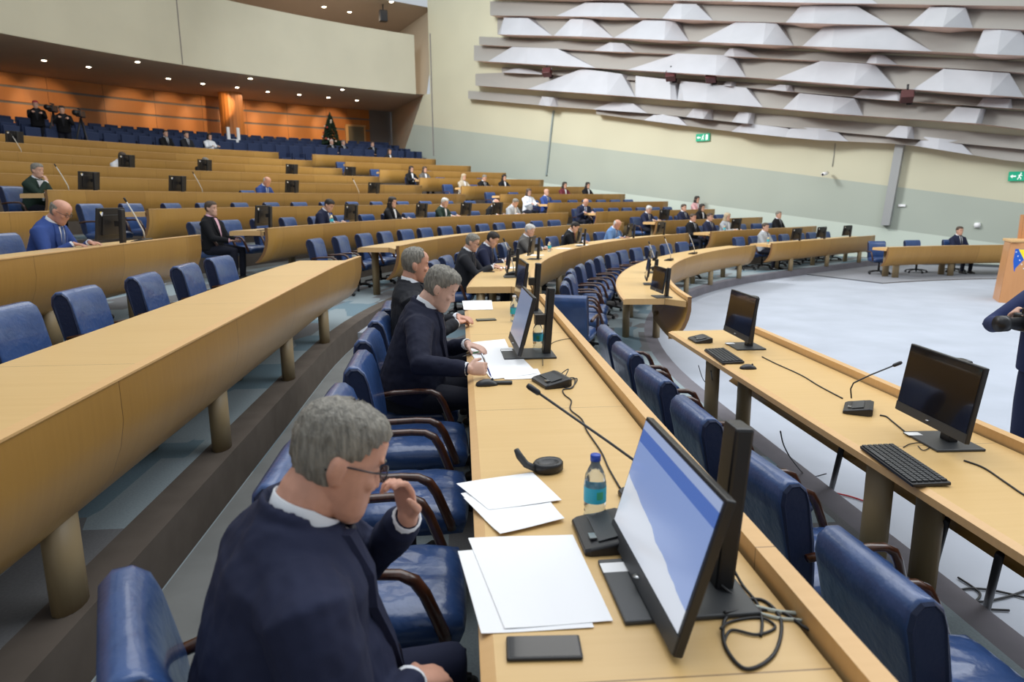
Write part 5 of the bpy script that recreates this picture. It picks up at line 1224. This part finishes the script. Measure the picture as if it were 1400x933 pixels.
q = on_wall(1130, 237, .32); r = thing('security_camera', 'small white security camera on the right wall', 'camera', tuple(q), math.atan2(DW[1], DW[0])); mb = MB(); mb.tube([(0, .0, 0), (.04, .26, -.04)], .055, 12); part('barrel', mb, PAPER, r); mb = MB(); mb.box((.0, -.08, .02), (.06, .16, .06)); part('bracket', mb, METAL, r); mb = MB(); mb.tube([(.04, .265, -.04), (.042, .275, -.042)], .035, 12); part('lens', mb, BLACK, r)
q = on_wall(1336, 308, .03); mb = MB(); mb.lathe((0, 0, 0), [(.07, -.07), (.09, 0), (.07, .07)], 14); o = part('wall_sensor', mb, PAPER, None); o.location = q; tag(o, 'small round white sensor low on the right wall', 'sensor')
q = on_wall(1233, 281, .03); mb = MB(); mb.box((0, 0, 0), (.20, .05, .07), Matrix.Rotation(math.atan2(DW[1], DW[0]), 3, 'Z')); o = part('wall_plate', mb, PAPER, None); o.location = q; tag(o, 'small white plate beside the broad duct', 'wall plate')
# gallery: speaker, camera crew, Christmas tree, poster stand
q = at_z(524, 22, UPZ-.5); r = thing('loudspeaker', 'small dark loudspeaker hanging under the upper ceiling', 'loudspeaker', (q.x, q.y, UPZ-.5), .4)
mb = MB(); mb.box((0, 0, 0), (.36, .3, .5)); part('cabinet', mb, BLACK, r, bevel=.03); mb = MB(); mb.tube([(0, 0, .2), (0, 0, .5)], .03, 8); part('bracket', mb, BLACK, r)
# tree
s_ = s_tree = 13.72; q = pos(rim(9)+4.2, s_); TZ = 3.88
r = thing('christmas_tree', 'dark Christmas tree with small lights before the orange wall', 'tree', (q[0], q[1], TZ), 0)
mb = MB(); mb.tube([(0, 0, 0), (0, 0, 2.0)], [.05, .02], 8); part('trunk', mb, W_LEG, r)
mb = MB(); rnd = random.Random(5)
for i in range(420):
    t = rnd.random(); z = .25+2.05*t; R_ = .62*(1-t)**.8+.03; a = rnd.uniform(0, 2*PI); c = Vector((R_*.2*math.cos(a), R_*.2*math.sin(a), z+.05)); e_ = Vector((R_*math.cos(a), R_*math.sin(a), z-.10)); w_ = Vector((-math.sin(a), math.cos(a), 0))*.05
    mb.poly([c-w_*.4, e_-w_, e_+Vector((math.cos(a), math.sin(a), -.1))*.06, e_+w_, c+w_*.4]); mb.poly([c, e_+Vector((0, 0, .05)), e_+Vector((0, 0, -.05))])
part('needles', mb, mat('fir_needles', (.012, .035, .016), .8), r)
for i in range(14):
    t = rnd.uniform(.05, .9); z = .3+2.0*t; R_ = .60*(1-t)**.8+.05; a = rnd.uniform(-2.8, -.3); mb = MB(); mb.ell((R_*math.cos(a), R_*math.sin(a), z-.08), (.045, .045, .045), None, 8, 6); part('bauble', mb, mat('bauble_red', (.45, .05, .03), .3) if i % 2 else mat('bauble_pale', (.7, .6, .5), .3), r)
# video crew, left of the gallery
def video_camera(label, loc, rz):
    r = thing('video_camera', label, 'video camera', loc, rz); 
    mb = MB(); mb.box((0, 0, 1.50), (.16, .42, .20)); part('body', mb, BLACK, r, bevel=.02); mb = MB(); mb.tube([(0, .2, 1.5), (0, .36, 1.5), (0, .42, 1.5)], [.06, .065, .09], 12); part('lens', mb, BLACK, r)
    mb = MB(); mb.box((.02, -.05, 1.66), (.05, .22, .04)); part('handle', mb, BLACK, r)
    for i in range(3): a = 2*PI*i/3+.4; mb = MB(); mb.tube([(0, 0, 1.38), (.38*math.cos(a), .38*math.sin(a), 0)], [.03, .02], 8); part('tripod_leg', mb, BLACK, r)
    return r
def gz(o): 
    zz = [z for a, b, z in GAL if a <= o < b]; return zz[0] if zz else zfl(9)
for i, (px, o_, lb) in enumerate(((52, rim(9)+3.2, 'cameraman in black with red cap standing in the gallery at the left'), (86, rim(9)+2.2, 'second cameraman in black bending beside the first'))):
    s = s_at_px(px, 165, o_); q = pos(o_, s); stander(lb, (q[0], q[1], gz(o_)), rz_face(s)-.5, lean=.25 if i else .08, pitch=.2, hair='short', hairc=HAIR_D if i else mat('red_cap', (.35, .03, .03), .7), top=BLACKC, tie=None, shirt=CHAR, rhand=(.1, .42, 1.35), lhand=(-.12, .42, 1.32))
    s = s_at_px(px+18-i*2, 170, o_); q = pos(o_-.2, s+.05*i); video_camera('black video camera on tripod beside the %s cameraman' % ('first' if i == 0 else 'second'), (q[0], q[1], gz(o_-.2)), rz_face(s)-.9)
s = s_at_px(325, 192, rim(9)+3.3); q = pos(rim(9)+3.6, s)
r = thing('display_stand', 'white display stand with dark middle before the timber column', 'stand', (q[0], q[1], gz(rim(9)+3.6)), rz_face(s))
mb = MB(); mb.box((-.22, 0, .75), (.12, .06, 1.5)); part('side_post', mb, PAPER, r); mb = MB(); mb.box((.22, 0, .75), (.12, .06, 1.5)); part('side_post', mb, PAPER, r)
mb = MB(); mb.box((0, 0, .85), (.34, .05, .35)); part('crossbar', mb, PAPER, r); mb = MB(); mb.box((0, .0, .5), (.32, .04, 1.0)); part('dark_banner', mb, mat('dark_red_cloth', (.08, .012, .02), .8), r)
# photo camera held by the operator at the right edge
r = thing('photo_camera', 'black photo camera with long lens held at the right edge', 'camera', (3.12, 4.15, 1.30), PI/2+.15)
mb = MB(); mb.box((0, 0, 0), (.15, .08, .11)); mb2 = None; part('body', mb, BLACK, r, bevel=.012); mb = MB(); mb.box((0, 0, .07), (.05, .06, .04)); part('viewfinder', mb, BLACK, r, bevel=.006); mb = MB(); mb.tube([(0, .04, 0), (0, .14, 0), (0, .145, 0), (0, .20, 0)], [.036, .036, .048, .05], 16); part('lens', mb, BLACK, r)

# pen in the writing hand
wm = [o for o in COL.objects if o.get('label', '').startswith('grey-haired man in dark navy suit writing')][0]
Rw = Matrix.Rotation(wm.rotation_euler[2], 3, 'Z'); tip = Vector(wm.location)+Rw @ (Vector(wm['wR'])+Vector((-.035, .12, -.03))); tip.z = DT+.006
pen('dark blue pen held upright in the writing hand', tip, tip+Vector((-.05, .035, .12)), mat('blue_pen', (.02, .05, .3), .4), METAL)
for o in COL.objects:
    for kx in ('wR', 'wL'):
        if kx in o: del o[kx]
# ------------------------------------------------------------------ camera, lights
cam = bpy.data.cameras.new('camera'); co = bpy.data.objects.new('camera', cam); COL.objects.link(co)
cam.sensor_width = 36; cam.lens = 36*F_PX/1400; cam.clip_start = .05; cam.clip_end = 200
F = Vector((0, math.cos(PITCH), -math.sin(PITCH))); u0 = Vector((0, math.sin(PITCH), math.cos(PITCH))); r0 = Vector((1, 0, 0))
u = math.cos(ROLL)*u0-math.sin(ROLL)*r0; r = math.cos(ROLL)*r0+math.sin(ROLL)*u0
co.matrix_world = Matrix(((r.x, u.x, -F.x, 0), (r.y, u.y, -F.y, 0), (r.z, u.z, -F.z, CAMZ), (0, 0, 0, 1)))
cam.dof.use_dof = True; cam.dof.focus_distance = 3.4; cam.dof.aperture_fstop = 3.5
SC.camera = co
w = bpy.data.worlds.new('world'); SC.world = w; w.use_nodes = True
w.node_tree.nodes['Background'].inputs[0].default_value = (.86, .93, 1.0, 1); w.node_tree.nodes['Background'].inputs[1].default_value = .42
def area(name, loc, rot, size, power, col=(1, 1, 1)):
    l = bpy.data.lights.new(name, 'AREA'); l.shape = 'RECTANGLE'; l.size, l.size_y = size; l.energy = power; l.color = col
    o = bpy.data.objects.new(name, l); COL.objects.link(o); o.location = loc; o.rotation_euler = rot; return o
area('ceiling_light', (1, 6, 9.5), (0, 0, 0), (9, 9), 520, (.95, .98, 1.0))
area('ceiling_light', (6, 16, 12), (0, 0, 0), (12, 10), 420, (1, .98, .93))
area('ceiling_light', (-6, 20, 12), (0, .25, 0), (8, 8), 300, (1, .97, .9))
area('ceiling_light', (11, 7, 9.5), (0, 0, 0), (8, 8), 560, (.9, .95, 1.0))
# added unseen lamp at the left, brightens the left-facing baffle faces
o = area('wall_washer', (-5, 19, 11), (0, 0, 0), (4, 3), 1700, (.97, .99, 1)); o.rotation_euler = (Vector((6, 26, 6))-Vector((-5, 19, 11))).to_track_quat('-Z', 'Y').to_euler()
q = pos(22, 13.5); area('gallery_light', (q[0], q[1], 10.9), (0, 0, 0), (5, 5), 160, (1, .85, .7))
def spot(p, aim, e, size=75):
    l = bpy.data.lights.new('wall_spot', 'SPOT'); l.energy = e; l.spot_size = math.radians(size); l.spot_blend = .6; l.color = (1, .72, .42); l.shadow_soft_size = .05
    o = bpy.data.objects.new('wall_spot', l); COL.objects.link(o); o.location = p; o.rotation_euler = aim.to_track_quat('-Z', 'Y').to_euler()
DLP = [(60, 82), (121, 91), (188, 84), (230, 107), (277, 114), (324, 119), (366, 125), (342, 107), (409, 129), (449, 133), (488, 137), (468, 122)]
for i, (x, y) in enumerate(DLP):
    p = at_z(x, y, SOFZ); w_ = i not in (2, 7, 11)
    if w_: v = Vector((p.x-CC[0], p.y-CC[1], 0)).normalized(); spot((p.x, p.y, SOFZ-.05), v*1+Vector((0, 0, -.36)), 230, 44)
    t = thing('downlight', 'round downlight in the taupe soffit under the balcony, %s of twelve' % ORD[i+1], 'lamp', (p.x, p.y, SOFZ), 0, 'round downlights')
    mb = MB(); mb.lathe((0, 0, -.02), [(.09, 0), (.12, .005), (.12, .019)], 16); part('ring', mb, RIMM, t)
    mb = MB(); mb.lathe((0, 0, -.028), [(.075, 0), (.085, .01)], 16); part('lamp_glass', mb, LAMP, t)
for i, (x, y) in enumerate([(443, 9), (478, 16), (535, 2)]):
    p = at_z(x, y, UPZ); t = thing('downlight', 'round downlight in the upper ceiling above the balcony, %s of three' % ORD[i+1], 'lamp', (p.x, p.y, UPZ), 0, 'round downlights')
    mb = MB(); mb.lathe((0, 0, -.02), [(.10, 0), (.14, .005), (.14, .019)], 16); part('ring', mb, RIMM, t)
    mb = MB(); mb.lathe((0, 0, -.028), [(.085, 0), (.10, .01)], 16); part('lamp_glass', mb, LAMP, t)
q = pos(OB-3, 13); area('gallery_light', (q[0], q[1], SOFZ-.1), (0, 0, 0), (3, 3), 60, (1, .8, .6))
# remove the prototypes
for o in [o for o in COL.objects if o.get('proto')]:
    for c in children(o):
        for g in children(c): bpy.data.objects.remove(g)
        bpy.data.objects.remove(c)
    bpy.data.objects.remove(o)
vs = SC.view_settings; vs.view_transform = 'Standard'; vs.look = 'None'; vs.gamma = 1; vs.exposure = .45; vs.use_curve_mapping = False
